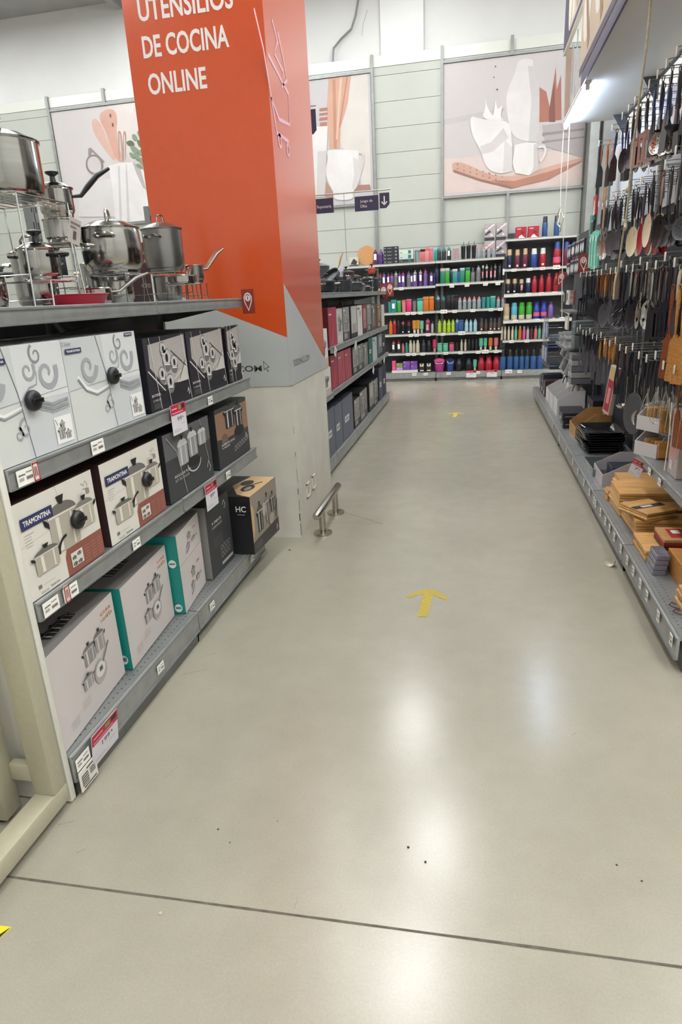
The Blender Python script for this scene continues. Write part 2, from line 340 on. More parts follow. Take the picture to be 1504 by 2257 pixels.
POSTER_MILK = [
 ('#ddc6bd',[(-0.58,3.47),(1.56,3.43),(1.59,2.96),(-0.59,2.97)]),
 ('#c4bebe',[(-0.57,4.02),(0.37,4.09),(0.37,4.05),(-0.57,3.95)]),
 ('#e2dedc',[(0.54,4.7),(0.77,4.69),(0.76,4.59),(0.85,4.35),(0.88,4.2),(0.89,3.57),(0.5,3.65),(0.4,4.03),(0.38,4.27),(0.53,4.57)]),
 ('#cdc8c7',[(0.69,4.6),(0.76,4.59),(0.85,4.35),(0.88,4.2),(0.89,3.57),(0.74,3.6),(0.76,4.16)]),
 ('#b76a52',[(0.87,4.31),(0.97,4.24),(1.03,4.03),(1.09,4.55),(1.12,4.25),(1.17,4.44),(1.21,3.85),(0.89,3.85)]),
 ('#8e4a3c',[(1.02,3.98),(1.08,4.38),(1.12,3.83),(1.03,3.84)]),
 ('#b3aaaa',[(0.93,3.8),(1.54,3.82),(1.57,3.31),(1.01,3.5)]),
 ('#958c8d',[(0.94,3.7),(1.54,3.71),(1.55,3.68),(0.94,3.66)]),
 ('#958c8d',[(0.94,3.59),(1.55,3.6),(1.55,3.58),(0.94,3.56)]),
 ('#b18b76',[(1.23,4.77),(1.33,4.77),(1.34,4.2),(1.27,3.79),(1.25,3.85),(1.24,4.26)]),
 ('#d9a78f',[(-0.42,3.42),(-0.22,3.39),(0.16,3.18),(0.55,3.13),(1.05,3.23),(1.54,3.32),(1.55,3.27),(1.06,3.05),(0.5,2.97),(0.03,3.11),(-0.4,3.29)]),
 ('#c07d63',[(0.19,3.11),(0.55,3.07),(1.06,3.16),(1.55,3.27),(1.06,3.05),(0.5,2.97)]),
 ('#a76f5c',[(-0.4,3.31),(0.03,3.14),(0.5,3.0),(0.5,2.97),(0.03,3.11),(-0.4,3.28)]),
 ('#e6e2df',[(-0.16,4.05),(0.02,3.96),(0.41,3.93),(0.49,3.76),(0.51,3.21),(0.34,3.18),(0.11,3.27),(0.01,3.58),(-0.11,3.73)]),
 ('#d2cccb',[(0.01,3.6),(0.18,3.64),(0.36,3.82),(0.44,3.68),(0.21,3.51),(0.04,3.48)]),
 ('#d6d1cf',[(0.38,3.66),(0.5,3.54),(0.51,3.21),(0.37,3.19)]),
 ('#ebe7e5',[(0.02,3.96),(0.09,4.12),(0.07,4.3),(0.1,4.14),(0.15,4.06),(0.21,3.97),(0.23,4.26),(0.26,4.05),(0.35,4.15),(0.3,3.96),(0.41,3.92)]),
 ('#5f5654',[(0.21,4.65),(0.23,4.65),(0.23,4.63),(0.21,4.63)]),
 ('#5f5654',[(0.24,4.35),(0.26,4.35),(0.27,4.33),(0.24,4.33)]),
 ('#5f5654',[(0.19,4.51),(0.21,4.51),(0.21,4.49),(0.19,4.5)]),
 ('#eae6e3',[(0.54,3.57),(0.7,3.59),(0.86,3.57),(0.91,3.2),(0.76,3.13),(0.56,3.18),(0.51,3.32)]),
 ('#d0cac8',[(0.82,3.55),(0.86,3.56),(0.91,3.2),(0.78,3.14),(0.83,3.24)]),
 ('#e0dbd8',[(0.88,3.52),(0.98,3.54),(1.02,3.47),(0.99,3.35),(0.93,3.29),(0.91,3.34),(0.96,3.38),(0.98,3.46),(0.96,3.5),(0.89,3.49)]),
 ('#a5705e',[(-0.34,3.39),(-0.32,3.38),(-0.32,3.36),(-0.34,3.37)]),
 ('#a5705e',[(-0.34,3.32),(-0.32,3.32),(-0.32,3.3),(-0.34,3.31)]),
 ('#a5705e',[(-0.24,3.35),(-0.22,3.34),(-0.22,3.33),(-0.24,3.34)]),
 ('#a5705e',[(-0.24,3.29),(-0.22,3.28),(-0.22,3.27),(-0.24,3.27)]),
 ('#a5705e',[(-0.14,3.32),(-0.12,3.31),(-0.13,3.3),(-0.14,3.3)]),
 ('#a5705e',[(-0.14,3.26),(-0.12,3.25),(-0.12,3.23),(-0.14,3.24)]),
 ('#a5705e',[(-0.04,3.29),(-0.02,3.28),(-0.03,3.26),(-0.04,3.27)]),
 ('#a5705e',[(-0.04,3.22),(-0.02,3.22),(-0.03,3.2),(-0.04,3.21)]),
 ('#a5705e',[(0.06,3.25),(0.08,3.24),(0.07,3.23),(0.05,3.24)]),
 ('#a5705e',[(0.06,3.19),(0.08,3.18),(0.07,3.17),(0.05,3.17)]),
 ('#a5705e',[(0.15,3.22),(0.18,3.21),(0.17,3.19),(0.15,3.2)]),
 ('#a5705e',[(0.16,3.16),(0.18,3.15),(0.17,3.13),(0.15,3.14)]),
 ('#a5705e',[(0.25,3.19),(0.27,3.18),(0.27,3.16),(0.25,3.17)]),
 ('#a5705e',[(0.25,3.12),(0.28,3.12),(0.27,3.1),(0.25,3.11)]),
 ('#a5705e',[(0.35,3.15),(0.37,3.14),(0.37,3.13),(0.35,3.14)]),
 ('#a5705e',[(0.35,3.09),(0.37,3.08),(0.37,3.07),(0.35,3.07)]),
]
POSTER_SPOON = [
 ('#dcd2cd',[(-6.18,4.76),(-5.67,4.77),(-5.62,3.97),(-5.89,3.86),(-6.06,4.34)]),
 ('#dcae9b',[(-6.53,4.55),(-6.46,4.6),(-6.38,4.54),(-6.31,4.39),(-6.29,4.24),(-6.16,3.94),(-6.22,3.91),(-6.41,4.19),(-6.51,4.36)]),
 ('#d9a28c',[(-6.37,4.65),(-6.19,4.71),(-6.06,4.68),(-6.03,4.54),(-6.09,4.37),(-6.09,4.09),(-6.0,3.9),(-6.16,3.9),(-6.25,4.18),(-6.29,4.39),(-6.35,4.5)]),
 ('#6d4a42',[(-6.17,4.63),(-6.14,4.63),(-6.14,4.58),(-6.17,4.57)]),
 ('#6d4a42',[(-6.15,4.49),(-6.12,4.49),(-6.12,4.44),(-6.15,4.43)]),
 ('#6d4a42',[(-6.31,4.53),(-6.3,4.53),(-6.3,4.52),(-6.31,4.52)]),
 ('#b98d77',[(-6.06,4.34),(-6.04,4.37),(-5.99,4.34),(-6.03,3.9),(-6.05,3.9),(-6.02,4.31),(-6.04,4.34),(-6.1,3.91),(-6.12,3.91)]),
 ('#b98d77',[(-5.97,4.33),(-5.92,4.36),(-5.91,4.28),(-5.99,3.9),(-6.0,3.9),(-5.93,4.31),(-5.96,4.31),(-6.02,3.9),(-6.04,3.9)]),
 ('#d9d5d2',[(-6.85,3.62),(-6.65,3.63),(-6.31,3.66),(-6.31,3.04),(-7.05,3.09),(-7.0,3.36)]),
 ('#9b8e88',[(-6.66,4.15),(-6.61,4.16),(-6.39,3.93),(-6.42,3.91),(-6.6,4.1),(-6.66,4.03),(-6.68,4.04)]),
 ('#8d817c',[(-6.75,3.96),(-6.66,4.05),(-6.52,4.05),(-6.42,3.93),(-6.44,3.79),(-6.53,3.73),(-6.67,3.75),(-6.76,3.83)]),
 ('#cfc6c2',[(-6.72,3.95),(-6.65,4.02),(-6.53,4.02),(-6.46,3.93),(-6.47,3.81),(-6.54,3.76),(-6.65,3.77),(-6.72,3.84)]),
 ('#e4e1de',[(-6.33,3.85),(-6.14,3.88),(-5.86,3.87),(-5.55,3.63),(-5.65,2.83),(-6.35,2.87),(-6.31,3.58)]),
 ('#cdc9c6',[(-6.15,3.83),(-6.11,3.84),(-6.22,2.87),(-6.27,2.87)]),
 ('#cdc9c6',[(-6.0,3.85),(-5.97,3.85),(-6.07,2.86),(-6.12,2.86)]),
 ('#b9b0aa',[(-5.86,3.87),(-5.74,3.8),(-5.67,3.42),(-5.73,3.46),(-5.82,3.7)]),
 ('#587250',[(-5.78,4.13),(-5.82,4.11),(-5.88,4.12),(-5.92,4.15),(-5.93,4.18),(-5.89,4.2),(-5.83,4.2),(-5.79,4.17)]),
 ('#7f9873',[(-5.73,4.19),(-5.77,4.19),(-5.8,4.22),(-5.81,4.27),(-5.79,4.29),(-5.76,4.29),(-5.72,4.26),(-5.71,4.21)]),
 ('#7f9873',[(-5.65,4.22),(-5.68,4.24),(-5.7,4.28),(-5.7,4.32),(-5.67,4.34),(-5.64,4.33),(-5.62,4.29),(-5.62,4.24)]),
 ('#7f9873',[(-5.73,4.02),(-5.77,4.01),(-5.83,4.03),(-5.86,4.07),(-5.86,4.11),(-5.81,4.12),(-5.76,4.09),(-5.72,4.05)]),
 ('#587250',[(-5.63,4.07),(-5.67,4.07),(-5.71,4.11),(-5.73,4.16),(-5.72,4.19),(-5.67,4.19),(-5.63,4.15),(-5.61,4.1)]),
 ('#7f9873',[(-5.59,3.97),(-5.63,3.95),(-5.69,3.96),(-5.73,4.0),(-5.73,4.03),(-5.69,4.05),(-5.63,4.04),(-5.59,4.0)]),
 ('#7f9873',[(-5.74,3.89),(-5.78,3.9),(-5.81,3.95),(-5.81,4.0),(-5.78,4.02),(-5.74,4.01),(-5.72,3.97),(-5.72,3.92)]),
 ('#7f9873',[(-5.64,3.82),(-5.68,3.82),(-5.72,3.85),(-5.74,3.9),(-5.72,3.92),(-5.68,3.92),(-5.64,3.89),(-5.63,3.85)]),
 ('#7f9873',[(-5.68,3.77),(-5.72,3.76),(-5.76,3.77),(-5.8,3.8),(-5.8,3.83),(-5.76,3.84),(-5.72,3.82),(-5.68,3.79)]),
 ('#7f9873',[(-5.81,3.93),(-5.85,3.93),(-5.88,3.96),(-5.9,4.0),(-5.9,4.02),(-5.86,4.02),(-5.82,4.0),(-5.8,3.96)]),
 ('#587250',[(-5.55,4.18),(-5.58,4.16),(-5.63,4.17),(-5.67,4.19),(-5.68,4.22),(-5.65,4.24),(-5.6,4.23),(-5.56,4.21)]),
]

for nm, lab, x0, x1, z0, z1, bg, data in (
    ('poster', 'large poster of milk splashing from stacked white cups beside a bottle and jug', -.565, 1.6, 2.98, 4.855, '#cfc8c7', POSTER_MILK),
    ('poster', 'tall poster of a white pitcher holding pink dried reeds', -2.87, -1.73, 2.98, 4.855, '#c2bebf', POSTER_REED),
    ('poster', 'poster of wooden spatulas, whisk and sieve in white crocks behind the pots', -7.49, -4.1, 2.98, 4.855, '#d3cbca', POSTER_SPOON)):
    mb = MB(); mb.box(x0, x1, 11.905, 11.925, z0, z1, mat(dim(bg), .45, 0, 'noise', .8, .05))
    a = Art()
    for k, (c, pts) in enumerate(data):
        pts = pts if c == '#b76a52' else soften(pts)
        a.poly([(min(max(x0+.002, x*11.9/11.55), x1-.002), min(max(z0+.002, 1.5+(z-1.5)*11.9/11.55), z1-.002)) for x, z in pts], mat(dim(c), .5, 0, 'noise', 4, .04), k)
    mb.art(a, lambda u, v, o: (u, 11.904-o, v), .001)
    tag(mb.build(nm, smooth=False), lab, 'poster')

# ------------------------------------------------------------------ orange column
CX0, CX1, CY0, CY1 = -1.885, -1.105, 3.835, 4.80
t = thing('column', 'square concrete column wrapped in an orange sign with a grey base band', 'column', (-1.5, 4.32, 0))
CONC = mat('#cbc8bb', .75, 0, 'noise', 6, .05, bump=.25); ORG = mat('#c84d1d', .32, 0, 'noise', 30, .02, coat=1.0, coat_rough=.16); GRYW = mat('#aeb1ae', .4, 0, 'noise', 5, .02)
def L3(f): return lambda p: (p[0]+1.5, p[1]-4.32, p[2])
mb = MB(); mb.box(CX0+1.5+.004, CX1+1.5-.004, CY0-4.32+.004, CY1-4.32-.004, 0, CEIL, CONC); 
mb.build('concrete_shaft', t)
mb = MB(); mb.box(CX0+1.5, CX1+1.5, CY0-4.32, CY1-4.32, .995, CEIL-.01, ORG)
a = Art(); a.poly([(CX0, .995), (CX1, .995), (CX1, 1.282), (CX0, 1.60)], GRYW)
a.text('UTENSILIOS', -1.797, 2.945, .535, .105, '#e6dedb', 2, bold=.022); a.text('DE COCINA', -1.797, 2.777, .494, .104, '#e6dedb', 2, bold=.022); a.text('ONLINE', -1.791, 2.603, .342, .103, '#e6dedb', 2, bold=.022)
a.text('SODIMAC.COM', -1.78, 1.088, .50, .036, '#3c3d42', 2, bold=.02)
a.poly([(-1.268, 1.152), (-1.268, 1.092), (-1.254, 1.104), (-1.244, 1.084), (-1.236, 1.089), (-1.246, 1.109), (-1.228, 1.111)], '#4a4c52', 2)
a.poly([(-1.264, 1.143), (-1.264, 1.101), (-1.253, 1.111), (-1.243, 1.092), (-1.240, 1.093), (-1.250, 1.113), (-1.236, 1.115)], GRYW, 3)
mb.art(a, lambda u, v, o: (u+1.5, CY0-4.32-o, v))
a = Art(); a.poly([(CY0, .995), (CY1, .995), (CY1, 1.06), (CY0, 1.59)], GRYW)
a.text('SODIMAC.COM', 3.93, 1.10, .40, .04, '#4a4c52', 2)
P = '#d9a7b4'
def cp(x, y): return (CY0+(x-612)*.0128+.03, 2.30+(330-y)*.00262)
for ln in ([(597, 112), (606, 165), (612, 240), (622, 270), (640, 262), (641, 200), (612, 165)], [(612, 240), (617, 300), (636, 300)], [(622, 90), (628, 120), (622, 150), (634, 165), (630, 200), (640, 175), (636, 140), (630, 100)]):
    a.line([cp(*p) for p in ln], .022, P, 2)
for q in ((621, 312), (634, 318)): a.arc(*cp(*q), .03, 0, 1, .018, P, 2)
mb.art(a, lambda u, v, o: (CX1+1.5+o, u-4.32, v))
mb.build('vinyl_wrap', t, smooth=False)
mb = MB()
for z0_, z1_, w_ in ((.02, .10, .006), (.12, .17, .009), (.19, .26, .005), (.30, .34, .007), (.38, .47, .004), (.55, .58, .005), (.70, .74, .004)): mb.box(CX1+1.5-w_, CX1+1.5-.003, CY0-4.32+.0025, CY0-4.32+.006, z0_, z1_, mat('#4c463c', .9))
mb.build('chipped_edge', t)
for q, (y, z) in enumerate(((4.035, .21), (4.20, .22))):
    mb = MB()
    for aa, bb, cc, dd in ((0, .1, 0, .009), (0, .1, .09, .099), (0, .01, 0, .099), (.09, .1, 0, .099)): mb.box(CX1+1.5-.006, CX1+1.5+.003, y+aa-4.32, y+bb-4.32, z+cc, z+dd, mat('#cfcabb', .6))
    mb.build('outlet_outline', t)
# guard rail
t = thing('guard_rail', 'low stainless steel tube guard rail bolted to the floor by the column', 'rail', (-.985, 4.13, 0))
BST = mat('#bcb5ac', .26, 1, 'brushed', 5, .08)
mb = MB(); mb.tube([(0, -.36, .168), (0, -.345, .172), (0, .345, .172), (0, .36, .168)], .026, BST, 14, rs=[.02, .026, .026, .02]); mb.build('rail_tube', t)
for y in (-.2, .22):
    mb = MB(); mb.lathe([(0, 0), (.062, 0), (.064, .006), (.062, .014), (.022, .018), (.022, .16), (0, .16)], BST, (0, y, 0), 24); mb.build('post', t)

# floor arrows, sticker, litter
YEL = mat('#b8a543', .6, 0, 'noise', 40, .08)
def arrow(x, y, lab):
    mb = MB(); z = .0012
    mb.face([(-.026, 0, z), (.022, 0, z), (.036, .25, z), (-.016, .25, z)], YEL)
    mb.face([(-.016, .315, z), (.03, .315, z), (.075, .27, z), (.115, .22, z), (.105, .19, z), (.05, .235, z), (.03, .25, z), (-.016, .25, z), (-.045, .235, z), (-.085, .20, z), (-.105, .215, z), (-.06, .27, z)], YEL)
    tag(mb.build('floor_arrow', loc=(x, y, 0), smooth=False), lab, 'marking', 'yellow arrows on the floor')
arrow(-.235, 2.82, 'yellow tape arrow on the floor in the middle of the aisle')
arrow(-.25, 8.1, 'small distant yellow tape arrow on the floor far down the aisle')
mb = MB(); mb.prism([(-1.45, .80), (-1.19, .92), (-1.15, 1.03), (-1.45, 1.02)], 'z', 0, .0015, mat('#e0cf1f', .5)); mb.prism([(-1.45, .7), (-1.165, .985), (-1.153, 1.028), (-1.19, .97), (-1.45, .86)], 'z', .0016, .0025, mat('#241f18', .7))
tag(mb.build('floor_sticker', smooth=False), 'bright yellow sticker corner with a black edge on the floor at far left', 'sticker')
def litter(x, y, s, col, lab, nm='floor_debris'):
    mb = MB(); bmesh.ops.create_icosphere(mb.bm, subdivisions=1, radius=s); mb.mi(mat(col, .9))
    for v in mb.bm.verts: v.co.z *= .35; v.co.x *= random.uniform(.7, 1.2)
    tag(mb.build(nm, loc=(x, y, s*.3)), lab, 'debris', 'bits of dirt on the floor')
for x, y, s, lab in ((-.737, 1.416, .0035, 'dark crumb on the floor left of the glare, above the saw cut'), (-.684, 1.374, .003, 'second dark crumb just right of the crumb at lower left of the floor'), (-.167, 1.434, .0045, 'dark crumb in the middle of the lower floor, upper of the close pair'), (-.115, 1.391, .0045, 'dark crumb in the middle of the lower floor, lower of the close pair'), (.396, 1.459, .0035, 'dark crumb at the lower right of the floor, upper of two'), (.45, 1.416, .0035, 'dark crumb at the lower right of the floor, lower of two'), (-.568, 1.473, .002, 'tiny dark speck on the floor above the left crumbs'), (-1.13, 3.62, .008, 'dark crumb on the floor in front of the concrete column')):
    litter(x, y, s, '#3b332a', lab)
litter(-.782, 1.128, .006, '#b6a58c', 'small pale pebble on the floor below the saw cut', 'pebble')
mb = MB()
for k in range(14):
    a0, a1 = PI*(-1.25+1.35*k/14), PI*(-1.25+1.35*(k+1)/14)
    mb.prism([(.024*math.cos(a0), .025+.024*math.sin(a0)), (.024*math.cos(a1), .025+.024*math.sin(a1)), (.0225*math.cos(a1), .025+.0225*math.sin(a1)), (.0225*math.cos(a0), .025+.0225*math.sin(a0))], 'y', -.02, .02, mat('#e2ddcb', .7))
tag(mb.build('paper_label', loc=(.752, 3.53, .0), rot=(0, 0, -.5)), 'curled white paper label lying on the floor beside the right shelf base', 'paper')
# scuffs
mb = MB(); SC = mat('#7d7668', .8, 0, 'noise', 50, .2)
for a, b, w in (((-1.2, 2.33), (-1.13, 2.38), .003), ((-1.21, 2.2), (-1.12, 2.25), .003), ((-.32, 2.3), (-.31, 2.34), .0015), ((-1.0, 1.6), (-.98, 1.66), .0012), ((-1.24, 1.36), (-1.2, 1.38), .004), ((-1.12, 1.27), (-1.1, 1.29), .003), ((-.44, 1.195), (-.438, 1.225), .002), ((.35, 2.0), (.37, 2.02), .002)): strip(a, b, w, SC)
o = tag(mb.build('scuff_marks', smooth=False), 'grey scuff marks scattered over the concrete floor', 'marks', kind='stuff')

# ------------------------------------------------------------------ shelving
def lip(mb, w, z1, h, y=0, m=None):
    m = m or LIP
    mb.box(-w/2+.002, w/2-.002, y-.004, y+.008, z1-h, z1, m, .002)
    mb.box(-w/2+.004, w/2-.004, y-.009, y-.004, z1-.008, z1-.002, RACK); mb.box(-w/2+.004, w/2-.004, y-.009, y-.004, z1-h+.002, z1-h+.008, RACK)
def gondola(label, loc, rot, w, depth, levels, back_z, base_z=.155, base_y=0, kick_in=.03, back_m=None, ups=None, group=None, holes=False, cut=0, up_z=None, lipm=None):
    t = thing('gondola_shelving', label, 'shelf', loc, rot, group)
    mb = MB(); mb.box(-w/2, w/2, kick_in+base_y, kick_in+base_y+.015, 0, base_z-.05, RACKD); mb.box(-w/2, -w/2+.012, base_y+kick_in, depth, 0, base_z-.05, RACKD); mb.box(w/2-.012, w/2, base_y+kick_in, depth, 0, base_z-.05, RACKD); mb.build('kick_plate', t)
    mb = MB(); mb.box(-w/2+.002, w/2-.002, base_y+.008, depth, base_z-.012, base_z, RACK); lip(mb, w, base_z, .1, base_y, LIP if kick_in else RACKD)
    if holes:
        HM = mat('#2c2d2e', .8)
        n = int(w/.03)
        for k in range(n):
            for yy in (.03, .06): mb.lathe([(0, .0003), (.0035, .0003)], HM, (-w/2+.02+k*.03, base_y+yy, base_z), 6)
    mb.build('base_deck', t)
    mb = MB(); mb.box(-w/2+.002, w/2-.002, depth-.012, depth, base_z, back_z, back_m or BACKP); 
    z = base_z+.03
    mb.build('back_panel', t)
    if back_z == 2.73: mb = MB(); mb.box(-w/2+.03, w/2-.03, depth-.02, depth-.0125, 1.98, 2.72, mat('#c9cdd0', .5), .001); mb.build('upper_panel', t)
    for s in (-1, 1):
        mb = MB(); x = s*(w/2-.012); uz = up_z or back_z; mb.box(x-.011, x+.011, depth-.04, depth-.012, 0, uz, RACK)
        z = .25
        while z < uz-.05: mb.box(x-.003, x+.003, depth-.0408, depth-.04, z, z+.025, BLACK); z += .06
        mb.build('upright', t)
    for z, y0, h in levels:
        mb = MB(); mb.box(-w/2+.003, w/2-.003, y0+.006, depth-.04, z-.02, z, RACK); lip(mb, w, z+.004, h, y0, lipm)
        for s in (-1, 1): mb.prism([(y0+.03, z-.02), (depth-.04, z-.02), (depth-.04, z-.10), (depth-.07, z-.10), (y0+.05, z-.035)], 'x', s*(w/2-.02)-.0015, s*(w/2-.02)+.0015, RACKD)
        mb.build('shelf', t)
    return t
RL, RR_ = PI/2, -PI/2
LX = -1.245   # front line of the left row
RX = .80      # front line of the right row
D1 = .50
for i, (y0, y1) in enumerate(((1.475, 2.478), (2.482, 3.485))):
    gondola(['near left shelving bay with the white boxed cookware sets', 'second left shelving bay ending at the concrete column'][i], (LX, (y0+y1)/2, 0), RL, y1-y0, D1, [(.693, 0, .062), (1.093, 0, .062), (1.513, 0, .05)], 1.50, .155, 0, .03 if i else .006, None, None, 'left shelving bays', True, up_z=2.0)
# end panel
mb = MB(); mb.box(-1.76, -1.247, 1.447, 1.473, 0.005, 1.46, mat('#d4d2c6', .45), .004)
tag(mb.build('end_panel'), 'white painted end panel closing the near left shelving bay', 'panel')
bays2 = [(5.02, 5.66), (5.66, 6.72), (6.72, 7.78), (7.78, 8.62), (8.62, 9.5)]
for i, (y0, y1) in enumerate(bays2):
    lv = [(.70, 0, .05), (1.075, 0, .055), (1.53, 0, .045)] if i else [(.69, -.0, .05), (1.53, 0, .045)]
    gondola('left shelving bay behind the orange column, %s from the column' % nth(i), (LX, (y0+y1)/2, 0), RL, y1-y0-.004, D1, lv, 1.5, .13, 0, [.02, .006, .03, .006, .02][i], None, None, 'left shelving bays')
# wall shelving
WY = 11.6
wb = [(-2.92, -1.80, [1.97], 'leftmost bay of the bottle wall behind the pots'), (-1.80, -.684, [1.972, 1.588, 1.178, .812, .49], 'left bay of the bottle wall'), (-.684, .436, [1.972, 1.61, 1.178, .806, .49], 'middle bay of the bottle wall'), (.436, 1.6, [2.235, 1.778, 1.39, .975, .645], 'right bay of the bottle wall with thermoses')]
for x0, x1, lv, lab in wb:
    gondola('grey steel wall shelving, '+lab, ((x0+x1)/2, WY, 0), 0, x1-x0-.004, .33, [(z, 0, .06 if z in (1.39, .975) else .042) for z in lv], lv[0]+.0, .15, 0, .004, None, None, 'wall shelving bays', lipm=LIPW)
# right row
ry = [2.45, 3.46, 4.47, 5.48, 6.49, 7.5, 8.5, 9.5]
for i, (y0, y1) in enumerate(zip(ry, ry[1:])):
    lv = {0: [(.512, .17, .045)], }.get(i, [])
    if i == 5: lv = [(.84, .16, .03)]
    if i == 6: lv = [(.86, .31, .03), (1.18, .31, .03)]
    gondola('right shelving bay under the hanging utensils, %s from the near end' % nth(i), (RX, (y0+y1)/2, 0), RR_, y1-y0-.004, .50, lv, 2.73 if i < 5 else 2.1, .155, 0, [.03, .006, .03, .03, .006, .03, .03][i], mat('#26262a', .7) if i < 5 else BACKP, None, 'right shelving bays', True)
# short extra shelf in the second bay
t = thing('wall_shelf', 'short grey shelf over the cutting boards with a magenta price tag at its end', 'shelf', (.97, 3.78, 0), RR_)
mb = MB(); mb.box(-.32, .32, .006, .3, .492, .512, RACK); lip(mb, .64, .516, .045); mb.build('shelf_board', t)
for s in (-1, 1): mb = MB(); mb.prism([(.03, .492), (.3, .492), (.3, .42), (.27, .42), (.05, .478)], 'x', s*.3-.0015, s*.3+.0015, RACKD); mb.build('bracket', t)

# ------------------------------------------------------------------ cream display rack, near left
t = thing('display_rack', 'cream powder-coated steel display rack with a pale wood shelf at the near left', 'rack', (-1.27, 1.40, 0))
def lb(mb, x0, x1, y0, y1, z0, z1, m, bev=.004): mb.box(x0+1.27, x1+1.27, y0-1.40, y1-1.40, z0, z1, m, bev)
mb = MB(); lb(mb, -1.315, -1.244, .2, 1.44, .03, .092, CREAM); mb.build('bottom_rail', t)
mb = MB(); lb(mb, -1.315, -1.244, 1.378, 1.438, .092, 1.3, CREAM); mb.build('post', t)
mb = MB(); lb(mb, -1.465, -1.39, 1.33, 1.40, .02, 1.3, CREAM); mb.lathe([(0, 0), (.004, 0)], BLACK, (-1.44+1.27, 1.3295-1.40, .12), 8, axis='y'); mb.build('post', t)
mb = MB(); lb(mb, -1.39, -1.305, 1.385, 1.415, .13, .19, CREAM); mb.build('cross_rail', t)
mb = MB(); lb(mb, -1.9, -1.43, .3, 1.328, .085, .115, mat('#b3a58c', .5, 0, 'wood', 5, .1)); mb.build('wood_shelf', t)
for x, y in ((-1.43, 1.365), (-1.27, .4)): mb = MB(); mb.lathe([(0, 0), (.022, 0), (.022, .012), (.01, .03)], BLACK, (x+1.27, y-1.4, 0), 12); mb.build('foot', t)

# ------------------------------------------------------------------ cartons
def carton(name, label, w, h, d, front, loc, rot, side=None, top=None, af=None, al=None, at=None, ar=None, group=None, cat='box', bev=.0015):
    mb = MB(); mb.box(-w/2, w/2, 0, d, 0, h, front, bev)
    for f in mb.bm.faces:
        f.normal_update()
        n = f.normal
        if abs(n.x) > .9 and side: f.material_index = mb.mi(side)
        if abs(n.z) > .9 and (top or side): f.material_index = mb.mi(top or side)
    if af: mb.art(af, F(w, h, d))
    if al: mb.art(al, FL(w, h, d))
    if ar: mb.art(ar, lambda u, v, o: (w/2+o, u, v))
    if at: mb.art(at, FT(w, h, d))
    return tag(mb.build(name, loc=loc, rot=(0, 0, rot), smooth=False), label, cat, group)
def lcarton(name, label, y0, y1, z0, h, d, front, **k):
    x = k.pop('x', LX-.012)
    return carton(name, label, y1-y0-.004, h, d, front, (x, (y0+y1)/2, z0), k.pop('rot', RL), **k)
def swirl(a, cx, cy, r, sg, t0, c, w, lay=0):
    pts = []
    for k in range(22):
        q = k/21; ang = t0+sg*q*2*PI*1.15; rr = r*(1-q*.8); pts.append((cx+rr*math.cos(ang), cy+rr*math.sin(ang)))
    a.line(pts, w*1.5, c, lay, w*.6)
def white_art(w, h):
    a = Art(); a.rect(0, 0, w, h, '#c3c6c5'); a.rect(w*.5, h*.5, w, h, '#cfd1d0', 1); a.rect(0, 0, w*.5, h*.5, '#c9cbc6', 1); a.rect(w*.5, 0, w, h*.48, '#c2c5c6', 1)
    a.line([(w*.42, h), (w*.49, h*.6), (w*.5, h*.5), (w*.54, 0)], .0025, '#55565a', 3); a.line([(0, h*.50), (w, h*.56)], .0015, '#8d9090', 3)
    g1, g2, g3 = '#9b9fa1', '#e2e3e1', '#85898b'
    swirl(a, w*.27, h*.70, .05, -1, 0, g1, .014, 4); swirl(a, w*.62, h*.77, .032, -1, .6, g1, .008, 4); swirl(a, w*.80, h*.72, .05, -1, .4, g1, .014, 4); swirl(a, w*.72, h*.9, .03, 1, 2, g3, .006, 4)
    a.line([(w*.12, h*.62), (w*.2, h*.5), (w*.33, h*.43), (w*.5, h*.47)], .016, g2, 5, .006); a.line([(w*.12, h*.60), (w*.2, h*.47), (w*.33, h*.40), (w*.5, h*.44)], .008, g3, 6, .003)
    for k in range(5): a.line([(w*.66, h*(.50-.02*k)), (w*.8, h*(.44-.022*k)), (w*.98, h*(.46-.022*k))], .004, g3 if k % 2 else g1, 5)
    a.line([(w*.5, h*.5), (w*.6, h*.62), (w*.68, h*.64), (w*.7, h*.75)], .008, g1, 5, .003)
    swirl(a, w*.50, h*.28, .028, 1, 1.5, g1, .007, 4); swirl(a, w*.43, h*.24, .02, -1, 1.5, g1, .006, 4)
    a.rect(w*.78, h*.04, w*.97, h*.3, '#e4e4e0', 6); a.pot(w*.84, h*.08, .03, .03, lay=7); a.pot(w*.91, h*.07, .025, .02, lay=7); a.pot(w*.86, h*.17, .02, .02, lay=7)
    a.line([(w*.79, h*.28), (w*.81, h*.22)], .002, '#3a3a3a', 7)
    return a
def logo(a, x, y, w, h, t='TRAMONTINA', lay=8): a.rect(x, y, x+w, y+h, '#2d3157', lay); a.text(t, x+w*.07, y+h*.28, w*.86, h*.46, '#e8e6e2', lay+1, bold=.02); return a
GB = 'white swirl-patterned cookware cartons'
W1 = mat('#c4c7c6', .45); DKS = mat('#3a2a2a', .6)
def knob_on(o_loc, r=.028):
    mb = MB(); mb.lathe([(0, .0), (r*.8, 0), (r, .005), (r*1.02, .012), (r*.92, .019), (r*.7, .023), (r*.35, .025), (0, .025)], BLACK, (0, 0, 0), 22, axis='x')
    mb.box(.022, .030, -r*.75, r*.75, -.007, .007, BLACKG, .002); return mb
